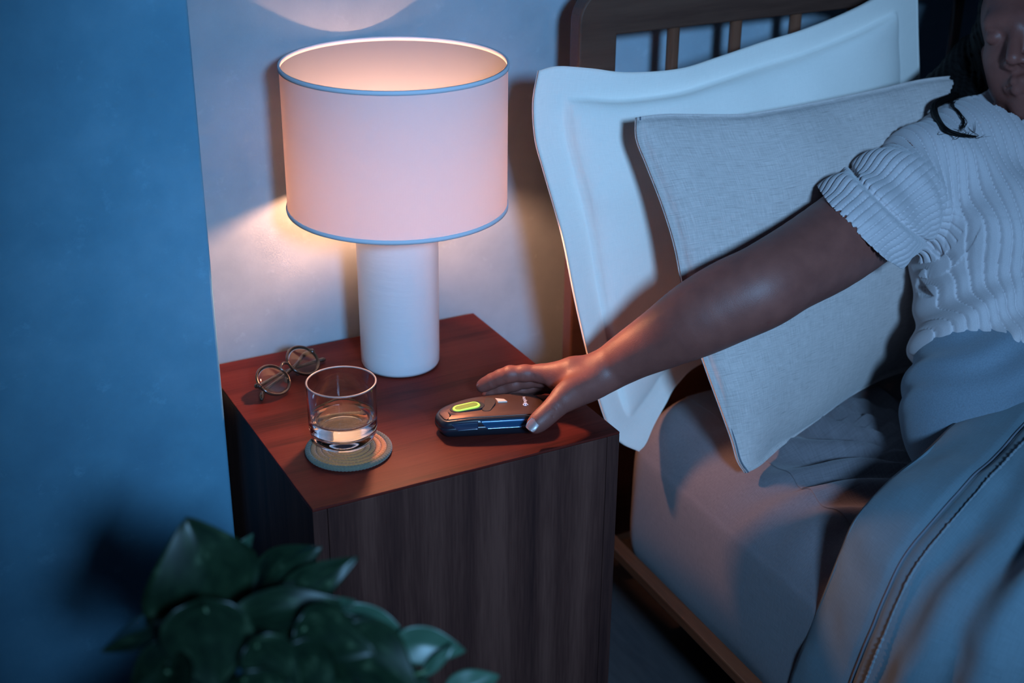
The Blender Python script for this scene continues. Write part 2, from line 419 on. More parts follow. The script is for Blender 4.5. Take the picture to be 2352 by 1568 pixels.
outer += [(XR - rc + rc * math.sin(a), ZT - rc + rc * math.cos(a)) for a in np.linspace(0, PI / 2, 8)] + [(XR, FLOOR_Z), (XR - .062, FLOOR_Z), (XR - .062, -.42), (xi, -.42), (xi, FLOOR_Z)]
inner = [(xi, -.06), (XR - .062, -.06), (XR - .062, zr), (xi, zr)]
poly_extrude('headboard', outer, inner, HY0, HY1, M_BED, bed)
for k in range(13):
    x = at(1544, 120, 1, .3535)[0] + k * .1115
    V, Fc = tube_data([(x, .3535, -.062), (x, .3535, .15), (x, .3535, zr + .002)], .0093, 20); mesh_obj('spindle', V, Fc, M_BEDV, bed)
RA = at(1413, 1262, 0, .545); RB = at(1713, 1568, 2, RA[2]); rdir = (RB - RA) / np.linalg.norm(RB - RA); RZ = float(RA[2])
def rail(name, x0, wd, ztop, h, y0, y1):
    bm = bmesh.new(); vs = box(bm, (x0, y1, ztop - h), (x0 + wd, y0, ztop), .002, 2)
    for v in bm.verts:
        v.co.x += (v.co.y - RA[1]) / rdir[1] * rdir[0]
    return bm_obj(name, bm, M_BEDY, bed)
rail('side_rail', .545, .022, RZ, .017, HY0 - .0005, -1.6)
bx('slat_platform', (.572, -1.6, RZ - .05), (1.95, .212, RZ - .03), M_BED, bed)
for y in (-1.58, -.75): bx('leg', (.60, y, FLOOR_Z), (.66, y + .06, RZ - .0505), M_BEDV, bed)
for y in (-1.58, -.75): bx('leg', (1.87, y, FLOOR_Z), (1.93, y + .06, RZ - .0505), M_BEDV, bed)

# mattress : rounded box mesh with soft folds in its sheet
MZ = -.093
def mattress():
    us = []; ny = 190; nx = 210; r = .085
    x0, x1, y0, y1, zb = .570, 1.93, .262, -1.56, RZ - .028
    # perimeter of the profile across x : up the left side, over, down the right
    def prof(n):
        P_ = []
        pts = [(x0 + .012, zb), (x0 + .002, zb + .04), (x0, zb + .10)]
        pts += [(x0 + .12 - .12 * math.cos(a), MZ - .10 + .10 * math.sin(a)) for a in np.linspace(.15, PI / 2, 7)]
        pts += [(x0 + .35, MZ), (1.2, MZ), (x1 - .3, MZ)] + [(x1 - .1 + .1 * math.sin(a), MZ - .1 + .1 * math.cos(a)) for a in np.linspace(0, PI / 2, 6)] + [(x1, zb)]
        return catmull(pts, n)
    pr = prof(nx); V = []; UV = []
    # stations along y with end rounding: shrink profile toward its centre near the head and foot
    st = []
    for a in np.linspace(0, 1, 16): st.append((y0 + .0 - (.11 * (1 - math.cos(a * PI / 2))), .11 * (1 - math.sin(a * PI / 2))))
    for t in np.linspace(0, 1, ny)[1:]: st.append((y0 - .11 + (y1 - y0 + .11) * t, 0))
    for i, (y, sh) in enumerate(st):
        for j, (x, z) in enumerate(pr):
            cx = min(max(x, x0 + .30), x1 - .30)
            xx = x + (cx - x) * (sh / .30)
            top = max(0, min(1, (z - zb) / (MZ - zb)))
            kk = .30 + .70 * top; yy_ = y0 - .05 * (1 - top) ** 1.2 - (y0 - y) * (kk if y > y0 - .1101 else 1) if y > y0 - .1101 else y - .05 * (1 - top) ** 1.2 * max(0, 1 - (y0 - .11 - y) / .3) + .11 * (1 - kk) * max(0, 1 - (y0 - .11 - y) / .3)
            xx = x + (cx - x) * (sh * kk / .30)
            zz = z - sh * .85 * top ** 2
            # fitted-sheet folds radiating from the sitter's hip
            h = 0
            dx, dy = xx - 1.02, y + .16
            rr = math.hypot(dx, dy); th = math.atan2(dy, dx)
            wt = min(1, max(0, (top - .55) / .3)); wt = wt * wt * (3 - 2 * wt)
            if top > .5:
                amp = .011 * math.exp(-((rr - .26) / .14) ** 2) * max(0, math.cos(th - 2.35)) ** .7
                h += amp * (math.sin(th * 34 + 3 * noise.noise(Vector((xx * 9, y * 9, 0)))) )
                h += .006 * noise.noise(Vector((xx * 5, y * 5, 1.3)))
                h += -.03 * math.exp(-(rr / .2) ** 2); h *= wt
            else:
                h = .0
            V.append((xx + (y - RA[1]) / rdir[1] * rdir[0] + (.004 * (1 - top) * noise.noise(Vector((y * 6, z * 8, 4)))), yy_, zz + h)); UV.append((j / nx * 2.2, y))
    Fc = grid_faces(len(st), nx)
    # close the head end
    Fc.append(tuple(range(nx))[::-1]); Fc.append(tuple((len(st) - 1) * nx + j for j in range(nx)))
    Fc.append(tuple([i * nx for i in range(len(st))])[::-1] + tuple([i * nx + nx - 1 for i in range(len(st))]))
    o = mesh_obj('mattress', V, Fc, M_SHEET, uvs=UV)
    tag(o, 'thick mattress covered by a tight grey linen fitted sheet, on the wooden bed', 'mattress')
mattress()

# ------------------------------------------------------------------ pillows
def resample(pts, n):
    c = catmull(pts, n * 6); s = np.r_[0, np.cumsum(np.linalg.norm(np.diff(c, axis=0), axis=1))]; s /= s[-1]
    t = np.linspace(0, 1, n); return np.stack([np.interp(t, s, c[:, k]) for k in range(3)], 1)
def pillow(top, right, bottom, left, nu, nv, bf, bb, flange, p=.42, puff=0, wr=0, seed=0, droop=None, flr=(0, 0, 0)):
    """top,bottom run left to right; left,right run top to bottom. returns verts, faces, uvs"""
    T, B_, Lf, R_ = resample(top, nu), resample(bottom, nu), resample(left, nv), resample(right, nv)
    u = np.linspace(0, 1, nu)[:, None, None]; v = np.linspace(0, 1, nv)[None, :, None]
    S = (1 - v) * T[:, None] + v * B_[:, None] + (1 - u) * Lf[None] + u * R_[None] - ((1 - u) * (1 - v) * T[0] + u * (1 - v) * T[-1] + (1 - u) * v * B_[0] + u * v * B_[-1])
    n = np.cross(T[-1] - T[0], Lf[-1] - Lf[0]); n /= np.linalg.norm(n)
    if n @ CC > 0: n = -n
    wu = np.linalg.norm(T[-1] - T[0]); wv_ = np.linalg.norm(Lf[-1] - Lf[0])
    fu, fv = flange / wu, flange / wv_
    uu = np.clip((u - fu) / (1 - 2 * fu), 0, 1); vv = np.clip((v - fv) / (1 - 2 * fv), 0, 1)
    H = (16 * uu * (1 - uu) * vv * (1 - vv))[..., 0] ** p
    W_ = np.zeros_like(H)
    if wr:
        for i in range(nu):
            for j in range(nv):
                q = S[i, j]; a = noise.noise(Vector((q[0] * 4 + seed, q[1] * 4, q[2] * 13))) * .6 + noise.noise(Vector((q[0] * 9 + seed, q[1] * 9, q[2] * 9 + 5))) * .4
                edge = math.exp(-min(i / nu, (nu - i) / nu, j / nv, (nv - j) / nv) * 9)
                W_[i, j] = a * wr * (.35 + 1.3 * edge)
    lat = (T[-1] - T[0]) / wu
    Ft = S + n * (bf * H + W_ * (H > 0) + .0022)[..., None]
    Bk = S - n * (bb * H + .0022)[..., None]
    if puff:
        ww = (np.sin(np.pi * np.clip(uu * 3.2, 0, 1)) * (uu < .32))[..., 0] * np.sin(np.pi * vv[..., 0]) ** .6
        Bk = Bk - lat * (puff * ww)[..., None] 
    V = np.vstack([Ft.reshape(-1, 3), Bk.reshape(-1, 3)]); off = nu * nv
    Fc = grid_faces(nu, nv) + grid_faces(nu, nv, off, True)
    rim = [i * nv for i in range(nu)] + [(nu - 1) * nv + j for j in range(1, nv)] + [i * nv + nv - 1 for i in range(nu - 2, -1, -1)] + [j for j in range(nv - 2, 0, -1)]
    for a, b in zip(rim, rim[1:] + rim[:1]): Fc.append((a, b, b + off, a + off))
    UVs = np.stack(np.broadcast_arrays(u[..., 0] * wu, v[..., 0] * wv_), -1).reshape(-1, 2)
    return V, Fc, np.vstack([UVs, UVs]), S, n, rim
def PP(*a): return [P(*q) for q in a]
top = PP((1236, 162, 1.850), (1280, 152, 1.853), (1356, 157, 1.865), (1440, 166, 1.885), (1557, 158, 1.92), (1646, 132, 1.95), (1758, 94, 1.985), (1847, 67, 2.01), (1970, 16, 2.05), (2105, -60, 2.095))
left = PP((1236, 162, 1.850), (1224, 235, 1.856), (1229, 320, 1.862), (1248, 392, 1.868), (1289, 536, 1.885), (1316, 668, 1.905), (1334, 750, 1.918), (1371, 904, 1.945), (1400, 985, 1.965), (1428, 1018, 1.98), (1466, 1036, 1.99))
bottom = PP((1466, 1036, 1.99), (1482, 1018, 2.01), (1501, 975, 2.045), (1526, 930, 2.08), (1556, 880, 2.11), (1620, 830, 2.14), (1800, 770, 2.22), (2000, 702, 2.32), (2135, 665, 2.39))
right = PP((2105, -60, 2.095), (2108, 100, 2.17), (2115, 300, 2.27), (2125, 500, 2.34), (2135, 665, 2.39))
V, Fc, UVs, S, n, rim = pillow(top, right, bottom, left, 150, 120, .058, .045, .045, p=.40, wr=.02, seed=3)
wp = mesh_obj('white_pillow', V, Fc, M_WHITE, uvs=UVs)
tag(wp, 'large white flanged pillow leaning on the headboard, behind the grey pillow', 'pillow')
GT = PP((1460, 270, 1.800), (1520, 262, 1.815), (1600, 262, 1.835), (1700, 262, 1.862), (1760, 254, 1.885), (1850, 238, 1.92), (2000, 208, 1.985), (2130, 180, 2.04), (2290, 168, 2.11))
GL = PP((1460, 270, 1.800), (1462, 320, 1.802), (1485, 380, 1.806), (1520, 470, 1.812), (1548, 560, 1.818), (1568, 660, 1.828), (1592, 760, 1.838), (1622, 850, 1.85), (1655, 940, 1.863), (1680, 1010, 1.874), (1694, 1058, 1.880), (1712, 1086, 1.884))
GB = PP((1712, 1086, 1.884), (1745, 1068, 1.905), (1800, 1020, 1.955), (1880, 962, 2.02), (1960, 905, 2.09), (2050, 862, 2.13), (2150, 840, 2.15))
GR = PP((2290, 168, 2.11), (2270, 350, 2.13), (2235, 550, 2.14), (2200, 720, 2.16), (2150, 840, 2.15))
V, Fc, UVs, S, n, rim = pillow(GT, GR, GB, GL, 130, 130, .055, .030, .004, p=.5, puff=.022, wr=.018, seed=9)
gp = empty('grey_pillow', S[60, 60], 'grey linen pillow standing in front of the white pillow, behind the reaching arm', 'pillow')
mesh_obj('pillowcase', V, Fc, M_LINEN, gp, uvs=UVs)
lp = S[1, :].copy() + n * .003
M_SEAM = simple('seam_thread', (.13, .14, .17), .9)
V, Fc = tube_data(lp, .0011, 6); mesh_obj('side_seam', V, Fc, M_SEAM, gp)

# ------------------------------------------------------------------ duvet
def duvet():
    E = [(1.85, -.06, .03), (1.50, -.03, .05), tuple(at(2440, 820, 2, .06)), tuple(at(2352, 862, 2, .045)), tuple(at(2236, 929, 2, .025)), tuple(at(2125, 1034, 2, .0)), tuple(at(2042, 1101, 2, -.012)),
         tuple(at(1965, 1187, 2, -.035)), tuple(at(1932, 1259, 0, .573)), tuple(at(1899, 1342, 0, .560)), tuple(at(1854, 1453, 0, .556)), tuple(at(1812, 1568, 0, .556)), (.557, -.225, RZ + .0)]
    nu, nv = 230, 240
    C = resample(E, nu); V = []; UV = []
    Tn = np.gradient(C, axis=0); Tn /= np.linalg.norm(Tn, axis=1)[:, None]
    tt = np.linspace(0, 1, nv)
    seam = None
    for i in range(nu):
        p = C[i]; side = min(1, max(0, (.66 - p[0]) / .09)) if p[0] < .66 else 0   # 0 on top, 1 hanging
        outw = np.array([-side, 0., 1. - side]); outw /= np.linalg.norm(outw)
        dv = np.array([0, -1., 0])
        for j in range(nv):
            if j < 14:      # rolled front edge, curls under towards the sheet
                a = (13 - j) / 13 * PI * .95; r_ = .034 * (1 - .3 * side)
                off = dv * (r_ * (1 - math.sin(a + PI / 2) * 1.0)) * .9 - outw * r_ * (1 - math.cos(a)) + dv * 0
                q = p + off * 1.0; s = 0
            else:
                s = (j - 13) / (nv - 14) * 1.25
                env = 1 - math.exp(-s / .035)
                lift = .020 * env * (1 - side * .5)
                legs = (.075 * math.exp(-((p[0] + .03 - .93) / .16) ** 2)) * min(1, s / .25) * (1 - side)
                # the hanging side keeps close to the mattress
                sd = s + .25 * p[0]
                k1 = noise.noise(Vector((p[0] * 1.6 + p[2] * 2, s * 2.2, .3))) * .9
                k2 = noise.noise(Vector((p[0] * 3.5 + p[2] * 3, s * 5, 7.3)))
                f = (.016 + .014 * k2) * math.sin(62 * s + 9 * p[0] + 9 * p[2] + 5.5 * k1) * min(1, max(0, (s - .13) / .08))
                f += .024 * math.sin(27 * s - 7 * p[0] + 4 * k1 + 1) * min(1, max(0, (s - .13) / .1))
                f += .009 * noise.noise(Vector((p[0] * 9 + p[2] * 6, s * 9, 2))) + .003 * noise.noise(Vector((p[0] * 26 + p[2] * 20, s * 26, 5)))
                f += -.006 * math.exp(-((s - .098) / .006) ** 2) + .004 * math.exp(-((s - .118) / .012) ** 2)
                drop = -(p[2] - .0) * min(1, s / .5) * (1 - side) * .6
                q = p + dv * s + outw * (lift + legs + f * (1 - .35 * side)) + np.array([-.02 * side * min(1, s / .3), 0, drop])
                q[2] = max(q[2], RZ + .004)
            if q[0] > .60: q[2] = max(q[2], MZ + .012)
            V.append(q); UV.append((i / nu * 1.8, s))
    V = np.array(V); n1 = len(V)
    Vb = V.copy().reshape(nu, nv, 3); Vb = Vb - 0
    G = V.reshape(nu, nv, 3)
    du = np.gradient(G, axis=0); dvv = np.gradient(G, axis=1); nn = np.cross(du, dvv); nn /= np.linalg.norm(nn, axis=-1)[..., None] + 1e-9
    if nn[30, 120] @ np.array([0, 0, 1]) < 0: nn = -nn
    Vb = (G - nn * .004).reshape(-1, 3)
    Fc = grid_faces(nu, nv) + grid_faces(nu, nv, n1, True)
    rim = [i * nv for i in range(nu)] + [(nu - 1) * nv + j for j in range(1, nv)] + [i * nv + nv - 1 for i in range(nu - 2, -1, -1)] + [j for j in range(nv - 2, 0, -1)]
    for a, b in zip(rim, rim[1:] + rim[:1]): Fc.append((a, b, b + n1, a + n1))
    du_o = empty('duvet', (1.0, -.6, MZ), 'crumpled blue grey duvet with a frayed stitched hem, draped over the bed edge', 'duvet')
    mesh_obj('cover', np.vstack([V, Vb]), Fc, M_DUVET, du_o, uvs=UV + UV)
    def line(s, lift):
        j = 13 + s / 1.25 * (nv - 14); j0 = int(j); f = j - j0
        return (G[:, j0] * (1 - f) + G[:, j0 + 1] * f) + nn[:, j0] * lift
    M_HEM = fabric('hem_cloth', (.17, .21, .24), 1500, .2)
    a = resample(line(.124, .0035), 1300); r_ = .0010 + .0003 * np.sin(np.arange(1300) * .9) + .0011 * rng.random(1300) * (np.sin(np.arange(1300) * .05) > -.3)
    V2, F2 = tube_data(a, r_, 7); mesh_obj('frayed_hem', V2, F2, M_HEM, du_o)
    a = resample(line(.098, .0012), 300); V2, F2 = tube_data(a, .0014, 6); mesh_obj('seam', V2, F2, M_SEAM, du_o)
duvet()
#PART3

# ================================================================== PERSON
def skin_mat():
    m, nt, b = mat('skin'); L = nt.links.new
    g = N(nt, 'ShaderNodeNewGeometry')
    n = N(nt, 'ShaderNodeTexNoise'); L(g.outputs['Position'], n.inputs[0]); n.inputs['Scale'].default_value = 40; n.inputs['Detail'].default_value = 6
    r = ramp(nt, n.outputs[0], [(.3, (.185, .062, .048)), (.7, (.235, .080, .060))]); L(r.outputs[0], b.inputs['Base Color'])
    b.inputs['Roughness'].default_value = .5; b.inputs['Specular IOR Level'].default_value = .4
    b.inputs['Subsurface Weight'].default_value = .12; b.inputs['Subsurface Radius'].default_value = (1, .35, .2); b.inputs['Subsurface Scale'].default_value = .006
    n2 = N(nt, 'ShaderNodeTexVoronoi'); L(g.outputs['Position'], n2.inputs[0]); n2.inputs['Scale'].default_value = 900
    n3 = N(nt, 'ShaderNodeTexNoise'); L(g.outputs['Position'], n3.inputs[0]); n3.inputs['Scale'].default_value = 260; n3.inputs['Detail'].default_value = 4
    ad = N(nt, 'ShaderNodeMath', operation='ADD'); L(n2.outputs[0], ad.inputs[0]); L(n3.outputs[0], ad.inputs[1])
    bp = N(nt, 'ShaderNodeBump'); bp.inputs['Strength'].default_value = .22; bp.inputs['Distance'].default_value = .0005; L(ad.outputs[0], bp.inputs['Height']); L(bp.outputs[0], b.inputs['Normal'])
    return m
M_SKIN = skin_mat()
def R_(px, d): return px * d / F
def pch(*a):  # (px,py,depth,r_px)
    return chain([P(q[0], q[1], q[2]) for q in a], [R_(q[3], q[2]) for q in a])
def pcs(n, *a):
    A = catmull(np.array(a, float), n); return pch(*A)
def vrt(*a): return cap(P(*a[0][:3]), P(*a[1][:3]), R_(a[0][3], a[0][2]), R_(a[1][3], a[1][2]))
HIP = P(2400, 965, 1.90); CH = P(2372, 470, 2.01); WA = P(2392, 740, 1.965); NK = P(2345, 285, 2.06)
arm = pcs(34, (2120, 395, 1.955, 92), (2010, 490, 1.88, 98), (1900, 570, 1.81, 96), (1800, 628, 1.755, 88), (1745, 662, 1.735, 86), (1680, 690, 1.74, 86), (1600, 732, 1.75, 80), (1520, 777, 1.775, 63), (1455, 812, 1.795, 50), (1402, 845, 1.812, 42))
body = Field()
lat = CA * .98 + CC * .2; lat /= np.linalg.norm(lat)
def tor(c, half, r): return [cap(c - lat * half, c + lat * half, r, r)]
tors = []
for c, hf, r in ((HIP, .075, .098), ((HIP + WA) / 2, .068, .092), (WA, .058, .088), ((WA + CH) / 2, .062, .096), (CH, .072, .104), (CH * .45 + NK * .55, .085, .072)): tors += tor(c, hf, r)
breast = [ell(CH * .75 + WA * .25 - CC * .075 + lat * sx, (.06, .06, .055)) for sx in (-.072, .072)]
body.add(tors, .02, .03); body.add(breast, .03, .03)
# head
HC = P(2385, 95, 1.98)
fw = -CC * math.cos(.72) - CA * math.sin(.72) - CB * .12; fw /= np.linalg.norm(fw)
up = CB - CA * .15; up = up - fw * (fw @ up); up /= np.linalg.norm(up)
la = np.cross(fw, up); la /= np.linalg.norm(la)
if la @ CA < 0: la = -la
AX = np.array([la, fw, up])
def hp(x, y, z): return HC + la * x + fw * y + up * z
def hell(x, y, z, *r): return ell(hp(x, y, z), r, AX)
head = [hell(0, -.012, .035, .074, .093, .085), hell(0, .018, -.028, .060, .068, .082)]
for sx in (-1, 1):
    head += [cap(hp(sx * .052, -.008, -.050), hp(sx * .016, .055, -.092), .019, .017), hell(sx * .034, .052, -.020, .025, .025, .026), hell(sx * .036, .044, -.055, .022, .022, .026)]
head += [hell(0, .064, -.092, .020, .016, .017), cap(hp(-.032, .076, .030), hp(.032, .076, .030), .011, .011)]
body.add([cap(NK, hp(0, -.03, -.05), .056, .052)], .03); body.add(head, .02, .022)
body.cut([hell(sx * .031, .100, .012, .015, .012, .010) for sx in (-1, 1)], .012)
body.add([hell(sx * .031, .077, .011, .013, .011, .011) for sx in (-1, 1)], .003)
body.add([cap(hp(0, .080, .014), hp(0, .104, -.027), .0075, .0098), hell(-.011, .090, -.033, .0085, .011, .008), hell(.011, .090, -.033, .0085, .011, .008)], .010, .008)
body.cut([hell(sx * .0075, .097, -.0405, .0038, .006, .004) for sx in (-1, 1)], .003)
lipu = chain([hp(-.024, .074, -.0625), hp(-.010, .087, -.0565), hp(0, .0885, -.0575), hp(.010, .087, -.0565), hp(.024, .074, -.0625)], [.0022, .0042, .004, .0042, .0022])
lipl = chain([hp(-.022, .074, -.0650), hp(-.010, .085, -.0690), hp(.010, .085, -.0690), hp(.022, .074, -.0650)], [.0022, .005, .005, .0022])
body.add(lipu, .012, .004); body.add(lipl, .012, .004)
body.cut(chain([hp(-.026, .078, -.0625), hp(-.010, .0925, -.0625), hp(0, .094, -.0632), hp(.010, .0925, -.0625), hp(.026, .078, -.0625)], [.0010] * 5), .002)
body.add([hell(sx * .076, -.01, -.005, .010, .018, .031) for sx in (-1, 1)], .008)
# shoulders, arms
SH2 = CH * .45 + NK * .55
body.add([cap(SH2 - lat * .06, P(2120, 395, 1.955), .062, R_(88, 1.955))], .03); body.add(arm, .03, .012)
SL = SH2 + lat * .15; EL = P(2640, 700, 1.95); WL = P(2520, 930, 1.80)
body.add(chain([SH2 + lat * .06, SL, EL, WL, P(2450, 960, 1.78)], [.062, .056, .045, .028, .03]), .03, .03)
KN = np.array([.92, -.62, .035]); body.add([cap(HIP - lat * .07, KN, .085, .058), cap(KN, KN + np.array([-.03, -.42, -.06]), .055, .040)], .04, .03)
KN2 = np.array([1.12, -.64, .03]); body.add([cap(HIP + lat * .08, KN2, .085, .058), cap(KN2, KN2 + np.array([0, -.42, -.055]), .055, .040)], .04, .03)
# right hand
palm = pch((1402, 838, 1.812, 33), (1316, 847, 1.818, 22), (1242, 857, 1.832, 19.5))
palm += pch((1400, 845, 1.815, 33), (1316, 855, 1.832, 21), (1242, 872, 1.850, 18))
palm += pch((1400, 850, 1.822, 31), (1320, 866, 1.848, 20), (1250, 882, 1.866, 17))
palm += pch((1398, 855, 1.828, 28), (1325, 875, 1.858, 19), (1264, 889, 1.878, 15))
thumb = pcs(14, (1395, 864, 1.806, 33), (1348, 887, 1.792, 34), (1303, 909, 1.775, 30), (1266, 943, 1.760, 24.5), (1244, 963, 1.754, 22.5), (1229, 976, 1.752, 19.5))
web = pch((1372, 856, 1.808, 36), (1318, 861, 1.812, 30), (1272, 866, 1.824, 20)) + pch((1312, 884, 1.806, 22), (1276, 886, 1.818, 12))
body.add(palm + thumb[:5], .012, .008); body.add(thumb[5:], .010, .004); body.add(web, .016)
body.add(pch((1242, 857, 1.832, 20), (1205, 857, 1.834, 18.8), (1171, 859, 1.836, 18.8), (1150, 866, 1.842, 17.4), (1130, 875, 1.848, 16.8), (1114, 883, 1.853, 15), (1107, 887, 1.854, 13.5)), .006, .005)
body.add(pch((1244, 872, 1.850, 17), (1210, 875, 1.854, 16), (1180, 882, 1.858, 16), (1150, 893, 1.865, 15.2), (1128, 903, 1.870, 13.5), (1120, 907, 1.871, 12.5)), .0035, .005)
body.add(pch((1252, 882, 1.866, 16), (1220, 888, 1.872, 13.5), (1196, 894, 1.874, 13), (1172, 900, 1.876, 11.5), (1160, 903, 1.877, 10.5)), .003, .005)
body.add(pch((1264, 889, 1.878, 14), (1240, 893, 1.882, 11.5), (1218, 897, 1.884, 10.5), (1203, 900, 1.885, 9.5)), .003, .005)
# creases at the finger joints, thumb knuckle folds
def crease(x0, y0, x1, y1, d, r=1.5): return cap(P(x0, y0, d), P(x1, y1, d), R_(r, d), R_(r, d))
body.cut([crease(1158, 862, 1168, 878, 1.8255, 1.2), crease(1129, 880, 1135, 892, 1.8385, 1.1), crease(1203, 864, 1209, 878, 1.8235, .8), crease(1228, 862, 1236, 880, 1.822, .7)], .0016)
body.cut([crease(1256 + 6 * k, 944 - 6 * k, 1268 + 6 * k, 956 - 6 * k, 1.7462 + .0008 * k, .9) for k in range(4)], .0016)
pers = empty('person', HIP, 'person in a ribbed short-sleeved shirt, leaning on the pillows and reaching to the nightstand', 'person')
sdf_obj('body', body, .0019, M_SKIN, pers)
# nails
M_NAIL = simple('nail', (.34, .20, .18), .32, coat=.15)
def nail(name, c, t, nrm, ln, wd, th):
    t = t / np.linalg.norm(t); nrm = nrm - t * (nrm @ t); nrm /= np.linalg.norm(nrm); s_ = np.cross(t, nrm); V = []
    n = 12
    for i in range(n):
        for j in range(n):
            a = (i / (n - 1) - .5) * 2; b_ = (j / (n - 1) - .5) * 2
            rr = 1 - .18 * abs(a) ** 4 * 1 ; wj = wd * (1 - .22 * max(0, b_) ** 3 - .10 * max(0, -b_) ** 2)
            V.append(c + t * ln * b_ * (1 - .14 * a * a) + s_ * wj * a + nrm * (th * (1 - .75 * a * a) - .0004 * b_ * b_))
    Vb = [v - nrm * .0012 for v in V]
    rim = [i * n for i in range(n)] + [(n - 1) * n + j for j in range(1, n)] + [i * n + n - 1 for i in range(n - 2, -1, -1)] + [j for j in range(n - 2, 0, -1)]
    Fc = grid_faces(n, n) + grid_faces(n, n, n * n, True) + [(a, b, b + n * n, a + n * n) for a, b in zip(rim, rim[1:] + rim[:1])]
    return mesh_obj(name, V + Vb, Fc, M_NAIL, pers)
tdir = P(1222, 988, 1.7515) - P(1240, 965, 1.7535)
nail('thumbnail', P(1223.5, 975, 1.752) - CC * R_(18.6, 1.752), tdir, -CC * 1.0 - CA * .12 + CB * .25, .0080, .0074, .0022)
idir = P(1100, 891, 1.855) - P(1125, 877, 1.85)
nail('fingernail', P(1104, 881, 1.852), idir, CB * .9 - CA * .35 + CC * .25, .0058, .0052, .0012)

# shirt --------------------------------------------------------------
M_SHIRT = tri_fabric('ribbed_cotton', (.54, .47, .47), 900, .25, .06)
sh = Field()
for c, hf, r in ((HIP * .45 + WA * .55, .074, .104), (WA, .062, .100), ((WA + CH) / 2, .064, .103), (CH, .074, .108), (CH * .45 + NK * .55, .086, .078)): sh.ops.append(('u', tor(c, hf, r), .07, .05))
sh.add([ell(CH * .75 + WA * .25 - CC * .082 + lat * sx, (.068, .068, .062)) for sx in (-.072, .072)], .04, .04)
sh.add([cap(SH2 - lat * .06, P(2125, 402, 1.955), .075, R_(108, 1.955))], .05)
sleeve_ax = [P(2125, 402, 1.955), P(2035, 472, 1.900), P(1975, 524, 1.860), P(1930, 560, 1.830)]
sh.add(chain(sleeve_ax, [R_(110, 1.955), R_(118, 1.90), R_(118, 1.86), R_(117, 1.83)]), .02, .012)
sh.add(chain([SH2 + lat * .06, SL, SL * .6 + EL * .4], [.076, .072, .068]), .03, .03)
sh.add([cap(NK, NK + (hp(0, -.03, -.05) - NK) * .45, .070, .062)], .035)
A0 = P(2080, 438, 1.925); A1 = P(1975, 524, 1.860); ad_ = (A1 - A0) / np.linalg.norm(A1 - A0)
cutn = (P(1950, 549, 1.866) - P(1976, 524, 1.86)); cutn /= np.linalg.norm(cutn)
spine = (CH - HIP) / np.linalg.norm(CH - HIP)
def rib(s, lam): return (1 - (1 - np.abs(np.sin(np.pi * s / lam))) ** 3)
arm_in = chain([P(2120, 395, 1.955), P(2010, 490, 1.88), P(1900, 570, 1.81)], [R_(94, 1.955), R_(101, 1.88), R_(103, 1.81)])
nbase = NK + (hp(0, -.03, -.05) - NK) * .40; nax = (hp(0, -.03, -.05) - NK); nax /= np.linalg.norm(nax)
sdir = np.cross(ad_, CC); sdir /= np.linalg.norm(sdir)
def shirt_post(D, X):
    if D.min() > .02: return D
    near = D < .02
    q = X - A0; t = q @ ad_; rad = q - t[..., None] * ad_
    rr = np.linalg.norm(rad, axis=-1)
    ang = np.arctan2(rad @ sdir, rad @ np.cross(ad_, sdir))
    lx = (X - CH) @ lat; hz = (X - CH) @ spine
    # sleeve mask : beyond the shoulder along the arm and close to its axis
    sm = np.clip((t + .005 - .0 * lx) / .03, 0, 1) * (rr < .10) * np.clip((-(lx) - .115) / .012, 0, 1)
    yw = (X - CH) @ CC
    wob = .004 * np.sin(hz * 60) * np.clip((-hz - .16) / .06, 0, 1)
    r1 = rib(lx + .07 * hz + wob, .0132); r2 = rib(ang * .074, .0112)
    disp = -.0030 + .0042 * (r1 * (1 - sm) + r2 * sm)
    # sleeve turn-up
    tc = (X - P(1976, 524, 1.86)) @ cutn
    cuff = sm * (tc > -.043) * .0045
    gro = sm * np.exp(-((tc + .045) / .0035) ** 2) * .005
    # folds: bunched cloth near the hem and drag lines from the armpit
    f = .006 * np.sin((hz + .10 * np.abs(lx)) * 95 + 2.5 * np.sin(lx * 22)) * np.clip((-hz - .15) / .05, 0, 1)
    f = f + .004 * np.sin(t * 150 + ang * 2.0) * np.clip((.03 - np.abs(t - .03)) / .03, 0, 1) * (rr < .12) * np.clip(sdir @ np.zeros(3) + .5 + .5 * np.sin(ang), 0, 1)
    f = f + .0035 * np.sin((lx * .8 + hz * .9) * 55 + 1.5) * np.clip((.12 - np.abs(hz + .03)) / .08, 0, 1)
    D = D - (disp + cuff - gro + f)
    # open sleeve end and neck opening, hem cut
    D = np.maximum(D, tc + .0 - .0)* (1) if False else np.where(rr < .14, np.maximum(D, np.where(t > .02, tc, -1)), D)
    inner = None
    for s in arm_in:
        d = dist(s, X); inner = d if inner is None else np.minimum(inner, d)
    D = np.where((t > .02) & (tc > -.02), np.maximum(D, -inner), D)
    nt_ = (X - nbase) @ nax
    D = np.where(np.linalg.norm(X - nbase, axis=-1) < .12, np.maximum(D, nt_), D)
    return D
sdf_obj('shirt', sh, .0016, M_SHIRT, pers, post=shirt_post)
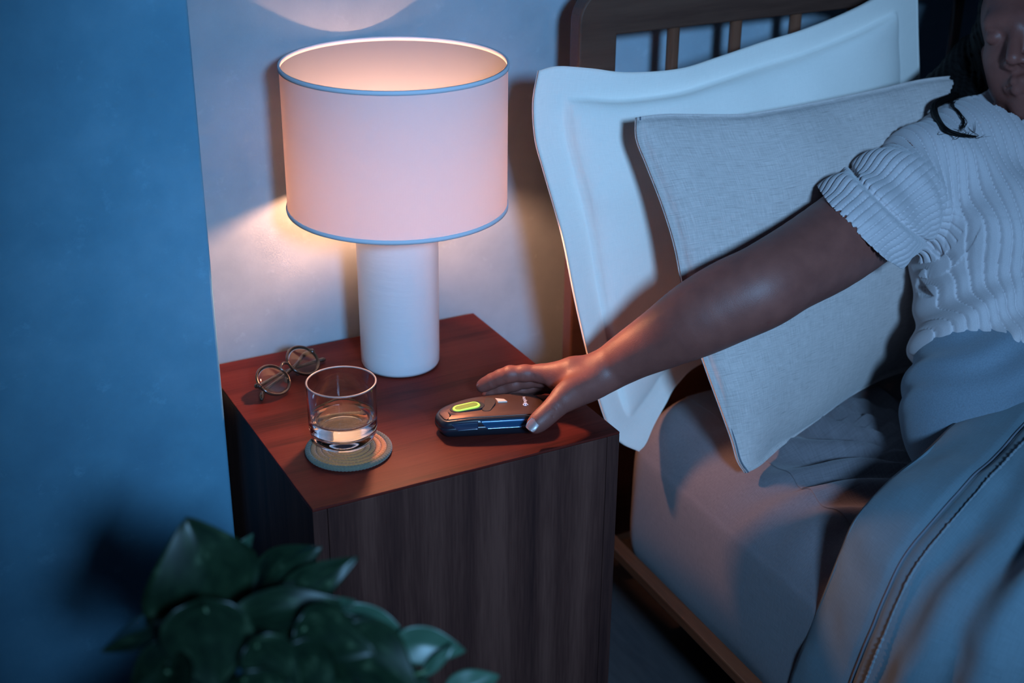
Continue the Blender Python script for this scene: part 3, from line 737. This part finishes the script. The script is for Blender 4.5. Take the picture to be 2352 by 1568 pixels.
# collar and placket panel
def ring(c, ax, r0, r1, h, a0, a1, n=60, th=.004, rise=.0, lam=.0):
    u = np.cross(ax, CC); u /= np.linalg.norm(u); v = np.cross(ax, u); V = []
    for i in range(n):
        a = a0 + (a1 - a0) * i / (n - 1)
        for j in range(10):
            k = j / 9; rr = r0 + (r1 - r0) * k + .0012 * abs(math.sin(a * r0 / .0132 * PI))
            V.append(c + ax * (h * k) + (math.cos(a) * u + math.sin(a) * v) * rr)
    Vi = []
    for i in range(n):
        a = a0 + (a1 - a0) * i / (n - 1)
        for j in range(10):
            k = j / 9; rr = r0 + (r1 - r0) * k - th
            Vi.append(c + ax * (h * k) + (math.cos(a) * u + math.sin(a) * v) * rr)
    m_ = n * 10
    rim = [i * 10 for i in range(n)] + [(n - 1) * 10 + j for j in range(1, 10)] + [i * 10 + 9 for i in range(n - 2, -1, -1)] + [j for j in range(8, 0, -1)]
    return V + Vi, grid_faces(n, 10) + grid_faces(n, 10, m_, True) + [(a, b, b + m_, a + m_) for a, b in zip(rim, rim[1:] + rim[:1])]
V, Fc = ring(nbase - nax * .03, nax, .078, .066, .045, 0, 2 * PI, 220); mesh_obj('collar', V, Fc, M_SHIRT, pers)

pk = []
for i in range(14):
    for j in range(26):
        a = (i / 13 - .5) * .085; k = j / 25
        q = NK * (1 - k) + (CH * .55 + NK * .45 - CC * 0) * k
        pk.append(q + lat * (a + .02) - CC * (.078 + .052 * math.sin(k * 1.5) - 2.2 * a * a + .0018 * abs(math.sin(a * PI / .0132))) + CB * -.012)
pk2 = [p + CC * .006 for p in pk]; rim = [i * 26 for i in range(14)] + [13 * 26 + j for j in range(1, 26)] + [i * 26 + 25 for i in range(12, -1, -1)] + [j for j in range(24, 0, -1)]
mesh_obj('placket', pk + pk2, grid_faces(14, 26) + grid_faces(14, 26, 14 * 26, True) + [(a, b, b + 364, a + 364) for a, b in zip(rim, rim[1:] + rim[:1])], M_SHIRT, pers)
# trousers -----------------------------------------------------------
tr_ = Field()
for c, hf, r in ((HIP, .085, .112), (HIP * .6 + WA * .4, .078, .102)): tr_.ops.append(('u', tor(c, hf, r), .05, .05))
tr_.add([cap(HIP - lat * .075, KN, .100, .070), cap(KN, KN + np.array([-.03, -.36, -.055]), .068, .055)], .04, .03)
tr_.add([cap(HIP + lat * .085, KN2, .100, .070), cap(KN2, KN2 + np.array([0, -.36, -.05]), .068, .055)], .04, .03)
def tr_post(D, X):
    q = X - HIP
    return D - .003 * np.sin(q @ spine * 120 + 3 * np.sin(q @ lat * 30)) * np.clip((.02 + q @ spine) / .05, 0, 1)
M_PANTS2 = tri_fabric('trouser_cloth_plain', (.17, .22, .27), 500, .2)
sdf_obj('trousers', tr_, .004, M_PANTS2, pers, post=tr_post)

# hair ---------------------------------------------------------------
shirt_o = [o for o in pers.children if o.name.startswith('shirt')][0]
def on_shirt(px, py, lift, dflt):
    o_ = Vector(CP - np.array(pers.location)); hit, loc_, nn_, _ = shirt_o.ray_cast(o_, Vector(ray(px, py)).normalized())
    if not hit: return P(px, py, dflt)
    d = float((np.array(loc_) - (CP - np.array(pers.location))) @ CC)
    return P(px, py, min(dflt + .03, d - lift)) if d < dflt + .12 else P(px, py, dflt)
m, nt, b = mat('dark_hair'); L = nt.links.new
b.inputs['Base Color'].default_value = (.004, .0035, .0035, 1); b.inputs['Roughness'].default_value = .6; b.inputs['Specular IOR Level'].default_value = .15
M_HAIR = m
hair = Field()
hair.add([hell(0, -.032, .045, .086, .092, .094)], .01)
hair.add([cap(hp(-.080, -.02, .03), hp(-.078, -.03, -.07), .022, .024), cap(hp(-.078, -.03, -.07), P(2205, 235, 2.075), .026, .028), cap(hp(.08, -.02, .03), hp(.07, -.04, -.12), .022, .026)], .02, .02)
hair.add([cap(hp(0, -.09, -.02), hp(-.03, -.10, -.14), .05, .045), cap(P(2205, 235, 2.075), P(2160, 215, 2.10), .026, .020)], .03, .02)
hair.add([cap(P(2240, 130, 2.10), P(2150, 215, 2.085), R_(52, 2.1), R_(36, 2.08)), cap(P(2150, 215, 2.085), P(2130, 260, 2.05), R_(34, 2.08), R_(16, 2.05)), cap(P(2250, 200, 2.09), P(2190, 255, 2.03), R_(40, 2.09), R_(28, 2.03)), cap(P(2135, 222, 2.05), P(2140, 262, 2.02), R_(26, 2.05), R_(18, 2.02))], .02, .02)
hair.cut([hell(0, .085, -.035, .066, .09, .098)], .01)
def hair_post(D, X):
    q = X - HC
    return D - .0010 * np.sin((q @ la) * 700 + 6 * np.sin((q @ up) * 20)) - .0008 * np.sin((q @ fw) * 900)
sdf_obj('hair', hair, .0025, M_HAIR, pers, post=hair_post)
locks = []
def strand(pts, r, n=34):
    c = catmull(pts, n); rr = r * np.sin(np.linspace(.25, PI - .03, n)) ** .5; return tube_data(c, rr, 6)
base = [(2196, 215, 2.03), (2150, 235, 1.985), (2146, 262, 1.952), (2168, 292, 1.938), (2200, 308, 1.935), (2236, 313, 1.945)]
for k in range(26):
    o = rng.normal(0, 1, (len(base), 2)) * (2.0 if k else 0) + np.array([rng.normal(0, 4), rng.normal(0, 3)])
    tw = np.linspace(1, .35, len(base))[:, None]
    locks.append(strand([on_shirt(p[0] + o[i][0] * tw[i][0] + (rng.normal(0, 6) if i == 5 else 0), p[1] + o[i][1] * tw[i][0], .006 + .002 * (k % 4), p[2]) for i, p in enumerate(base)], .0009 if k > 9 else .0016))
base2 = [(2205, 225, 2.02), (2185, 238, 1.97), (2203, 262, 1.944), (2214, 282, 1.938), (2206, 300, 1.935)]
for k in range(10):
    o = rng.normal(0, 3, (len(base2), 2)); locks.append(strand([on_shirt(p[0] + o[i][0], p[1] + o[i][1], .006, p[2]) for i, p in enumerate(base2)], .0006))
for k in range(14):
    x = 2150 + rng.random() * 90; y = 300 + rng.normal(0, 4); locks.append(strand([on_shirt(x, y, .003, 1.935), on_shirt(x + rng.normal(8, 8), y + 6 + rng.random() * 8, .004, 1.93), on_shirt(x + rng.normal(22, 16), y + 4 + rng.normal(0, 12), .003, 1.932)], .00028, 12))
V, Fc = merge(*locks); mesh_obj('hair_lock', V, Fc, M_HAIR, pers)
#PART4

# ================================================================== SMALL THINGS ON THE NIGHTSTAND
# coaster : braided cord wound in a spiral
cx, cy = .0895, .1115
co = empty('coaster', (cx, cy, 0), 'round braided cord coaster under the water glass', 'coaster')
M_CORD = tri_fabric('braided_cord', (.50, .22, .08), 1400, .4, .3)
rings = [i * .0068 + .0034 for i in range(8)]
parts = []
for r0 in rings:
    n = max(24, int(2 * PI * r0 / .0011)); n -= n % 2; V = []; m_ = 10
    for i in range(n):
        t = 2 * PI * i / n; ph = i * PI * .5
        for k in range(m_):
            a = 2 * PI * k / m_; rr = .0035 * (1 + .10 * math.sin(ph + a * 1.0))
            V.append((cx + (r0 + rr * math.cos(a)) * math.cos(t), cy + (r0 + rr * math.cos(a)) * math.sin(t), .0037 + rr * math.sin(a)))
    Fc = [(i * m_ + k, ((i + 1) % n) * m_ + k, ((i + 1) % n) * m_ + (k + 1) % m_, i * m_ + (k + 1) % m_) for i in range(n) for k in range(m_)]
    parts.append((V, Fc))
V, Fc = merge(*parts[:-1]); mesh_obj('woven_disc', V, Fc, M_CORD, co)
V, Fc = parts[-1]; e = mesh_obj('rim_cord', V, Fc, tri_fabric('edge_cord', (.15, .15, .11), 1400, .4, .3), co); e['label'] = 'darker green grey outer cord'
# tumbler
gx, gy, gz = [float(v) for v in at(790, 1011, 2, .0076)]
gl = empty('tumbler_glass', (gx, gy, gz), 'clear round tumbler with a thick base, part filled with water, on the coaster', 'glass')
m, nt, b = mat('clear_glass'); b.inputs['Transmission Weight'].default_value = 1; b.inputs['Roughness'].default_value = 0; b.inputs['IOR'].default_value = 1.5; b.inputs['Base Color'].default_value = (1, 1, 1, 1)
M_GLASS = m
m, nt, b = mat('water'); b.inputs['Transmission Weight'].default_value = 1; b.inputs['Roughness'].default_value = 0; b.inputs['IOR'].default_value = 1.33; b.inputs['Base Color'].default_value = (1, 1, 1, 1)
M_WATER = m
RO = .0436; Hg = .082
op = [(0, .0012), (.022, .0008), (.029, 0), (.033, .0008), (.0375, .005), (.0408, .0115), (.0425, .020), (.0431, .030), (.0434, .055), (RO, Hg - .0006), (RO - .0005, Hg)]
ip = [(RO - .0014, Hg - .0002), (RO - .0016, Hg - .001), (.0418, .055), (.0412, .034), (.0400, .024), (.0368, .0175), (.030, .0140), (.018, .0132), (0, .0130)]
V, Fc = lathe_data(catmull(op, 40).tolist() + catmull(ip, 40).tolist(), 96, (gx, gy, gz)); V = np.array(V); 
mesh_obj('vessel', V, Fc, M_GLASS, gl)
m, nt, b = mat('rim_highlight'); b.inputs['Transmission Weight'].default_value = .75; b.inputs['Roughness'].default_value = .3; b.inputs['IOR'].default_value = 1.5; b.inputs['Base Color'].default_value = (.95, .95, .95, 1)  # added ring; whitish rough material stands in for the bright rim highlight
V, Fc = lathe_data([(RO - .0008 + .0012 * math.cos(a), Hg + .0008 + .0010 * math.sin(a)) for a in np.linspace(0, 2 * PI, 9)[:-1]], 128, (gx, gy, gz), True); mesh_obj('rim', V, Fc, m, gl)
wl = .0365
wp_ = [(0, .0131), (.018, .0133), (.030, .0141), (.0368, .0176), (.0400, .0241), (.0412, .034), (.0413, wl + .0006), (.0402, wl), (.030, wl - .0002), (0, wl - .0002)]
wp_ = [(r_ + (.00005 if z < wl - .001 and r_ > 0 else 0), z) for r_, z in wp_]
V, Fc = lathe_data(catmull(wp_[:6], 24).tolist() + wp_[6:], 96, (gx, gy, gz)); mesh_obj('water', V, Fc, M_WATER, gl)

# spectacles
M_TORT = simple('dark_tortoiseshell', (.035, .018, .012), .18, spec=.6, coat=.5)
c1 = at(629, 874, 2, .019); c2 = at(697, 829, 2, .019)
sp = empty('eyeglasses', (c1 + c2) / 2 * np.array([1, 1, 0]), 'round dark-rimmed eyeglasses lying folded at the back left of the nightstand', 'eyeglasses')
e1 = (c2 - c1) / np.linalg.norm(c2 - c1); hb = np.array([-e1[1], e1[0], 0]); fi = math.radians(38)
e2 = hb * math.cos(fi) + np.array([0, 0, 1]) * math.sin(fi); e3 = np.cross(e1, e2)
m, nt, b = mat('lens_glass'); b.inputs['Transmission Weight'].default_value = 1; b.inputs['Roughness'].default_value = 0; b.inputs['IOR'].default_value = 1.45; b.inputs['Base Color'].default_value = (.97, .95, .9, 1)
M_LENS = m
def rimpts(c, sgn, n=64, k=1.0):
    P_ = []
    for i in range(n):
        t = 2 * PI * i / n; cc, ss = math.cos(t), math.sin(t)
        r_ = (.0258 + .0012 * ss + .0008 * math.cos(2 * t)) * k
        P_.append(c + e1 * r_ * cc + e2 * r_ * .92 * ss)
    return np.array(P_)
for c, sg in ((c1, -1), (c2, 1)):
    pr = rimpts(c, sg); n = len(pr); V = []; m_ = 10
    for i in range(n):
        tdir_ = pr[(i + 1) % n] - pr[i - 1]; tdir_ /= np.linalg.norm(tdir_); o_ = np.cross(tdir_, e3)
        for k in range(m_):
            a = 2 * PI * k / m_; V.append(pr[i] + o_ * .0018 * math.cos(a) + e3 * .0022 * math.sin(a))
    Fc = [(i * m_ + k, ((i + 1) % n) * m_ + k, ((i + 1) % n) * m_ + (k + 1) % m_, i * m_ + (k + 1) % m_) for i in range(n) for k in range(m_)]
    mesh_obj('lens_rim', V, Fc, M_TORT, sp)
    V = []; Fc = []
    for side in (1, -1):
        for q in range(7):
            kk = q / 6 * .985
            for i, p in enumerate(rimpts(c, sg, 48, kk)): V.append(p + e3 * (.0005 * side + .0022 * (1 - kk * kk)))
    for side in (0, 1):
        o_ = side * 7 * 48
        for q in range(6):
            for i in range(48):
                j = (i + 1) % 48; f = (o_ + q * 48 + i, o_ + q * 48 + j, o_ + (q + 1) * 48 + j, o_ + (q + 1) * 48 + i); Fc.append(f if side else f[::-1])
    for i in range(48):
        j = (i + 1) % 48; Fc.append((6 * 48 + i, 6 * 48 + j, 13 * 48 + j, 13 * 48 + i))
    mesh_obj('lens', V, Fc, M_LENS, sp)
a_ = c1 + e1 * .0245 + e2 * .009; b2 = c2 - e1 * .0245 + e2 * .009; mid = (a_ + b2) / 2 + e2 * .0035 + e3 * .002
V, Fc = tube_data(catmull([a_, mid, b2], 16), .0021, 10); mesh_obj('bridge', V, Fc, M_TORT, sp)
for c, sg in ((c1, 1), (c2, -1)):
    q = c + e1 * .021 * sg - e2 * .006 - e3 * .0; V, Fc = tube_data(catmull([q, q - e3 * .003 * np.sign(e3[2]) - e2 * .003, q - e3 * .006 * np.sign(e3[2]) - e2 * .005], 8), [.0015, .0018, .0024, .003, .0034, .0034, .003, .0018], 10)
    mesh_obj('nose_pad', V, Fc, simple('clear_pad', (.10, .08, .07), .2), sp)
def T_(*pts): return [at(a, b_, 2, z) for a, b_, z in pts]
h1 = c1 - e1 * .0268 + e2 * .006; h2 = c2 + e1 * .0268 + e2 * .006
t1 = [h1, h1 + hb * .004 - np.array([0, 0, .002])] + T_((600, 884, .010), (650, 856, .007), (700, 838, .006), (732, 828, .005), (747, 825, .004))
t2 = [h2, h2 + hb * .003 - np.array([0, 0, .003])] + T_((697, 816, .014), (680, 838, .010), (640, 872, .0085), (612, 893, .0065), (603, 905, .005), (601, 918, .004))
for t_ in (t1, t2):
    rr = np.interp(np.linspace(0, 1, 50), [0, .1, .6, .93, 1], [.0040, .0034, .0022, .0036, .0020])
    V, Fc = tube_data(catmull(t_, 50), rr, 10, flat=1.0); mesh_obj('temple', V, Fc, M_TORT, sp)
for h in (h1, h2):
    V, Fc = tube_data([h + e2 * .0015 - e1 * .0, h - e2 * .0045], [.0036, .0034], 12); mesh_obj('hinge', V, Fc, M_TORT, sp)

# handheld device ----------------------------------------------------
DZ = .0295
M_BODY = simple('device_body', (.012, .016, .024), .32, spec=.5)
m, nt, b = mat('device_top'); b.inputs['Base Color'].default_value = (.10, .055, .045, 1); b.inputs['Roughness'].default_value = .42; b.inputs['Metallic'].default_value = .55
M_DTOP = m
M_DBLUE = simple('device_blue', (.016, .075, .17), .22, spec=.6, coat=.6, metal=.3)
e1r = at(1206, 954, 2, .028) - at(1036, 962, 2, .028); e1r /= np.linalg.norm(e1r); e2r = np.array([-e1r[1], e1r[0], 0])
Lc = at(1036, 962, 2, .028)
def uvl(px, py, z=DZ):
    q = at(px, py, 2, z) - Lc; return q @ e1r, q @ e2r
def loc(u, v, z): 
    q = Lc + e1r * u + e2r * v; return np.array([q[0], q[1], z])
dv_ = empty('handheld_controller', loc(.05, .03, 0), 'dark rounded handheld controller with a glowing green button under the reaching hand', 'remote control')
# plan outline of the top edge in (u,v): near edge v=0
OUT = [(-.012, .012), (-.0075, .002), (.002, -.0010), (.035, -.0015), (.070, -.001), (.100, .000), (.116, .004), (.1235, .016), (.1250, .031), (.1215, .047), (.112, .058), (.096, .0620), (.065, .0605), (.035, .0555), (.008, .046), (-.008, .036), (-.0145, .024)]
OUT = np.array(OUT)
def closed(pts, n):
    k = len(pts); Q = np.vstack([pts[-3:], pts, pts[:4]]); t = np.linspace(3, 3 + k, n, endpoint=False); i = t.astype(int); f = (t - i)[:, None]
    p0, p1, p2, p3 = Q[i - 1], Q[i], Q[i + 1], Q[i + 2]
    return .5 * ((2 * p1) + (-p0 + p2) * f + (2 * p0 - 5 * p1 + 4 * p2 - p3) * f ** 2 + (-p0 + 3 * p1 - 3 * p2 + p3) * f ** 3)
OC = closed(OUT, 140); ctr = OC.mean(0)
def offs(c, d):
    t = np.roll(c, -1, 0) - np.roll(c, 1, 0); t /= np.linalg.norm(t, axis=1)[:, None]; nrm = np.stack([t[:, 1], -t[:, 0]], 1); return c + nrm * d
def zt(u): return DZ - .0045 * max(0, (.03 - u) / .045) ** 1.5 - .003 * max(0, (u - .09) / .035) ** 2
def stack(levels, closed_bottom=True):
    V = []; n = len(OC)
    for d, zf in levels:
        for (u, v) in offs(OC, d): V.append(loc(u, v, zf * zt(u)))
    Fc = []
    for k in range(len(levels) - 1):
        for i in range(n):
            j = (i + 1) % n; Fc.append((k * n + i, k * n + j, (k + 1) * n + j, (k + 1) * n + i))
    Fc.append(tuple(range(n))[::-1]); Fc.append(tuple((len(levels) - 1) * n + i for i in range(n)))
    return V, Fc
V, Fc = stack([(-.006, .0), (-.001, .08), (.0025, .25), (.0045, .42), (.0050, .52), (.0046, .60), (.0042, .61), (.0046, .63), (.0040, .80), (.0020, .93), (-.0003, .965), (-.0012, .95)])
mesh_obj('body', V, Fc, M_BODY, dv_)
V, Fc = stack([(-.0014, .94), (-.0014, .985), (-.0022, 1.0), (-.012, 1.022)]); mesh_obj('top_plate', V, Fc, M_DTOP, dv_)
# blue glossy side panel along the near side
def side_patch(u0, u1, z0, z1, off, slant=0):
    seg = [i for i in range(len(OC))]; o1 = offs(OC, 1.0) - OC; V = []; us = np.linspace(u0, u1, 40)
    near = sorted([(OC[i][0], OC[i][1], i) for i in seg if OC[i][1] < .006 and -.008 < OC[i][0] < .121])
    nu_ = [a[0] for a in near]; nvv = [a[1] for a in near]
    lv = [(.25, .0025), (.42, .0045), (.52, .0050), (.60, .0048), (.80, .0040), (.93, .0020)]
    for sgn in (0, 1):
        for u in us:
            v = np.interp(u, nu_, nvv)
            for k in range(8):
                zf = z0 + (z1 - z0) * k / 7; uu = u + slant * (1 - k / 7) * (1 - (u - u0) / (u1 - u0))
                d = np.interp(zf, [a[0] for a in lv], [a[1] for a in lv]) + (off if not sgn else -.0004)
                V.append(loc(uu, v - d, zf * zt(u)))
    n1 = 40 * 8; rim = [i * 8 for i in range(40)] + [39 * 8 + j for j in range(1, 8)] + [i * 8 + 7 for i in range(38, -1, -1)] + [j for j in range(6, 0, -1)]
    return V, grid_faces(40, 8) + grid_faces(40, 8, n1, True) + [(a, b_, b_ + n1, a + n1) for a, b_ in zip(rim, rim[1:] + rim[:1])]
V, Fc = side_patch(.036, .110, .50, .90, .0007, .010); mesh_obj('side_panel', V, Fc, M_DBLUE, dv_)
V, Fc = side_patch(.000, .034, .50, .86, .0004, .008); mesh_obj('side_panel', V, Fc, simple('device_dark_blue', (.012, .030, .062), .3, coat=.4), dv_)
def slab(pts_uv, z0f, z1f, name, mt, bev=.0006, parent=None, n=None, dz=0):
    pts = closed(np.array(pts_uv), n) if n else np.array(pts_uv)
    k = len(pts); V = []
    ins = offs(pts, -bev)
    if np.abs(ins - pts.mean(0)).sum() > np.abs(pts - pts.mean(0)).sum(): ins = offs(pts, bev)
    for P_, zz in ((pts, z0f), (pts, z1f - bev), (ins, z1f)):
        for u, v in P_: V.append(loc(u, v, zt(u) + zz))
    Fc = [(a * k + i, a * k + (i + 1) % k, (a + 1) * k + (i + 1) % k, (a + 1) * k + i) for a in range(2) for i in range(k)]
    Fc.append(tuple(range(k))[::-1]); Fc.append(tuple(2 * k + i for i in range(k)))
    return mesh_obj(name, V, Fc, mt, parent or dv_, smooth=False)
def pill(p0, p1, hw, n=12):
    a = np.array(p0); b_ = np.array(p1); d = b_ - a; L_ = np.linalg.norm(d); d /= L_; nn_ = np.array([-d[1], d[0]]); pts = []
    a2 = a + d * hw; b3 = b_ - d * hw; t0 = math.atan2(nn_[1], nn_[0])
    for k in range(n + 1): t = t0 + PI * k / n; pts.append(a2 + hw * np.array([math.cos(t), math.sin(t)]))
    for k in range(n + 1): t = t0 - PI + PI * k / n; pts.append(b3 + hw * np.array([math.cos(t), math.sin(t)]))
    return pts
pa = uvl(1040, 939.5); pb = uvl(1102, 929.5)
zb_ = .0004
slab(pill(np.array(pa) - (.0035, -.0005), np.array(pb) + (.006, 0), .0112), -.002, zb_ + .0008, 'button_surround', M_BODY)
m, nt, b = mat('green_light'); b.inputs['Base Color'].default_value = (.45, .8, .12, 1); b.inputs['Emission Color'].default_value = (.42, 1, .08, 1); b.inputs['Emission Strength'].default_value = .62
bt = slab(pill(pa, pb, .0083), -.001, zb_ + .0018, 'button', m, .0008); bt['label'] = 'glowing yellow green button ring'
m, nt, b = mat('green_centre'); b.inputs['Base Color'].default_value = (.12, .18, .02, 1); b.inputs['Emission Color'].default_value = (.22, .30, .03, 1); b.inputs['Emission Strength'].default_value = .6
slab(pill(np.array(pa) + (.0028, 0), np.array(pb) - (.0028, 0), .0052), 0, zb_ + .0022, 'button_centre', m, .0005, bt)
rec = [uvl(*q) for q in ((1108, 942), (1124, 944), (1132, 935), (1138, 924), (1132, 915), (1116, 914), (1112, 925))]
slab(rec, -.001, .0007, 'thumb_recess', simple('device_recess', (.028, .020, .022), .6), .0005, n=40)
slab([uvl(*q) for q in ((1137.5, 915.5), (1158, 917.5), (1165, 922.5), (1144, 923.5))], -.001, .0012, 'indicator', simple('indicator_white', (.75, .62, .52), .5), .0004)
def text_obj(txt, u, v, size, ang, parent):
    cu = bpy.data.curves.new('lettering', 'FONT'); cu.body = txt; cu.size = size; cu.extrude = .00006; cu.resolution_u = 3
    o = bpy.data.objects.new('lettering_tmp', cu); COL.objects.link(o); bpy.context.view_layer.update()
    me = bpy.data.meshes.new_from_object(o); bpy.data.objects.remove(o)
    c_, s_ = math.cos(ang), math.sin(ang); V = []
    for vv in me.vertices:
        x, y = vv.co.x, vv.co.y; uu = u + x * c_ - y * s_; v2 = v + x * s_ + y * c_; V.append(loc(uu, v2, zt(uu) + .00078 + vv.co.z))
    F_ = [tuple(p.vertices) for p in me.polygons]
    return V, F_
M_PRINT = simple('white_print', (.75, .78, .85), .5)
tu = uvl(1213, 931)
V1, F1 = text_obj('Inspire', tu[0] - .001, tu[1] + .005, .0072, PI / 2, dv_)
pts = [(tu[0] - .0032 + .0030 * math.cos(a), tu[1] + .0015 + .0026 * math.sin(a)) for a in np.linspace(-.3, PI * 2 - 1.2, 20)]
ic = tube_data([loc(u, v, zt(u) + .0009) for u, v in pts], .00055, 6)
ic2 = tube_data([loc(u, tu[1] + .0015, zt(tu[0]) + .0009) for u in (tu[0] - .0040, tu[0] - .0030, tu[0] - .0022)], [.0004, .0009, .0004], 6)
V, Fc = merge((V1, F1), ic, ic2); mesh_obj('lettering', V, Fc, M_PRINT, dv_, smooth=False)

# ================================================================== PLANT
pc = np.array([-.20, -.36, 0])
pl = empty('potted_plant', (pc[0], pc[1], FLOOR_Z), 'leafy green pothos plant in the near left foreground, before the wall corner', 'plant')
m, nt, b = mat('leaf'); L = nt.links.new
g = N(nt, 'ShaderNodeUVMap'); sx_ = N(nt, 'ShaderNodeSeparateXYZ'); L(g.outputs[0], sx_.inputs[0])
oi = N(nt, 'ShaderNodeObjectInfo'); n1 = N(nt, 'ShaderNodeTexNoise'); n1.inputs['Scale'].default_value = 14; n1.inputs['Detail'].default_value = 4; L(g.outputs[0], n1.inputs[0])
r = ramp(nt, n1.outputs[0], [(.35, (.006, .018, .009)), (.60, (.014, .034, .016)), (.80, (.08, .13, .07))]); L(r.outputs[0], b.inputs['Base Color'])
b.inputs['Roughness'].default_value = .38; b.inputs['Specular IOR Level'].default_value = .45
M_LEAF = m
M_SHEEN_LEAF = simple('sheen_leaf', (.040, .095, .060), .4)  # lightened leaf green: sheen painted into the colour of some leaves
M_STEM = simple('plant_stem', (.06, .12, .05), .5)
def leaf(basep, tipp, wid, nrm, fold=.35, curl=.15, name='leaf', mt=None):
    basep = np.array(basep); tipp = np.array(tipp); t = tipp - basep; Ln = np.linalg.norm(t); t = t / Ln
    nrm = nrm - t * (nrm @ t); nrm /= np.linalg.norm(nrm); s_ = np.cross(t, nrm); nu_, nv_ = 19, 15; V = []; UV = []
    for i in range(nu_):
        k = i / (nu_ - 1); sh_ = (math.sin(PI * min(1, k ** .62)) ** .8) * (1 - .25 * k); sh_ = max(sh_, .0)
        if k > .9: sh_ = max(sh_, (1 - k) * .8)
        for j in range(nv_):
            a = (j / (nv_ - 1) - .5) * 2; hw = wid * .5 * sh_ * 1.25
            back = -.16 * Ln * abs(a) ** 1.5 * max(0, 1 - k * 3.0)
            q = basep + t * (k * Ln + back) + s_ * hw * a + nrm * (abs(a) * hw * fold - curl * Ln * (2 * k - .9) ** 2 * .5 + .010 * Ln * math.sin(9 * k + 3 * a))
            V.append(q); UV.append((k * .3 + basep[0] * 3, a * .2 + basep[2] * 3))
    n1_ = len(V); V = V + [v - nrm * .0006 for v in V]
    rim = [i * nv_ for i in range(nu_)] + [(nu_ - 1) * nv_ + j for j in range(1, nv_)] + [i * nv_ + nv_ - 1 for i in range(nu_ - 2, -1, -1)] + [j for j in range(nv_ - 2, 0, -1)]
    Fc = grid_faces(nu_, nv_) + grid_faces(nu_, nv_, n1_, True) + [(a, b_, b_ + n1_, a + n1_) for a, b_ in zip(rim, rim[1:] + rim[:1])]
    return mesh_obj(name, V, Fc, mt or M_LEAF, pl, uvs=UV + UV)
LV = [  # base px,py,d  tip px,py,d  width(px)  normal tweak (ca,cb)
 (490, 1415, 1.16, 440, 1196, 1.13, 250, (-.1, .35)), (575, 1360, 1.20, 722, 1246, 1.19, 135, (-.3, .5)), (650, 1385, 1.17, 815, 1278, 1.16, 90, (.2, .9)),
 (455, 1395, 1.14, 228, 1478, 1.10, 170, (-.3, .5)), (560, 1415, 1.12, 812, 1378, 1.12, 95, (.1, .7)), (575, 1490, 1.10, 860, 1412, 1.12, 130, (.0, .6)),
 (470, 1395, 1.09, 500, 1585, 1.05, 185, (.1, .2)), (420, 1480, 1.08, 292, 1590, 1.05, 130, (-.2, .4)), (590, 1480, 1.06, 690, 1590, 1.04, 110, (.2, .5)),
 (790, 1470, 1.10, 965, 1590, 1.08, 150, (.2, .6)), (800, 1410, 1.15, 955, 1470, 1.16, 80, (.3, .6)), (930, 1475, 1.14, 1075, 1490, 1.15, 80, (.3, .8)),
 (1040, 1590, 1.16, 1150, 1550, 1.17, 70, (.2, .5)), (735, 1420, 1.13, 812, 1375, 1.12, 60, (.2, .8)), (700, 1440, 1.09, 860, 1500, 1.07, 120, (.2, .5)),
 (660, 1500, 1.07, 760, 1620, 1.04, 140, (.1, .4)), (850, 1520, 1.10, 900, 1660, 1.06, 120, (.2, .4)), (380, 1540, 1.06, 420, 1680, 1.03, 150, (.0, .3)), (560, 1560, 1.04, 590, 1700, 1.02, 160, (.0, .3)),
 (530, 1330, 1.21, 575, 1222, 1.22, 60, (.4, .4)), (600, 1440, 1.16, 690, 1330, 1.17, 100, (.1, .5)), (980, 1540, 1.13, 1048, 1478, 1.13, 28, (.5, .6)), (720, 1560, 1.08, 830, 1640, 1.05, 110, (.2, .5)), (900, 1560, 1.13, 1010, 1650, 1.12, 100, (.3, .5))]
crown = P(600, 1700, 1.16); stems = []
for bx_, by_, d0, tx, ty, d1, wpx, (na, nb) in LV:
    B0 = P(bx_, by_, d0); T0 = P(tx, ty, d1); nrm = -CC + CA * (na + rng.normal(0, .38)) + CB * (nb + rng.normal(0, .25))
    lf = leaf(B0, T0, wpx * d0 / F, nrm, (.28 if rng.random() > .6 else -.22), .08 + .2 * rng.random(), mt=M_SHEEN_LEAF if wpx in (28, 60, 70, 80) else None)
    mid = (B0 + crown) / 2 + np.array([0, 0, .015]) + rng.normal(0, .008, 3)
    V, Fc = tube_data(catmull([B0, B0 * .7 + crown * .3 + np.array([0, 0, .006]), mid, crown + rng.normal(0, .012, 3), np.array([pc[0], pc[1], -.03]) + rng.normal(0, .01, 3)], 22), np.linspace(.0016, .0030, 22), 7)
    mesh_obj('stem', V, Fc, M_STEM, pl)
M_POT = simple('pot_glaze', (.10, .10, .11), .5)
prof = [(0, .14), (.075, .14), (.082, .145), (.105, .30), (.118, .47), (.120, .50), (.112, .50), (.108, .47), (.104, .465), (0, .465)]
V, Fc = lathe_data(prof, 64, (pc[0], pc[1], FLOOR_Z)); mesh_obj('pot', V, Fc, M_POT, pl)
for k in range(4):
    a = PI / 4 + k * PI / 2; x, y = pc[0] + .085 * math.cos(a), pc[1] + .085 * math.sin(a)
    V, Fc = tube_data([(x, y, FLOOR_Z), (x, y, FLOOR_Z + .2)], .009, 14); mesh_obj('stand_leg', V, Fc, M_BEDV, pl)
bm = bmesh.new(); box(bm, (pc[0] - .085, pc[1] - .01, FLOOR_Z + .115), (pc[0] + .085, pc[1] + .01, FLOOR_Z + .139), .002); bm_obj('stand_bar', bm, M_BEDV, pl)
bm = bmesh.new(); box(bm, (pc[0] - .01, pc[1] - .085, FLOOR_Z + .0905), (pc[0] + .01, pc[1] + .085, FLOOR_Z + .1145), .002); bm_obj('stand_bar', bm, M_BEDV, pl)
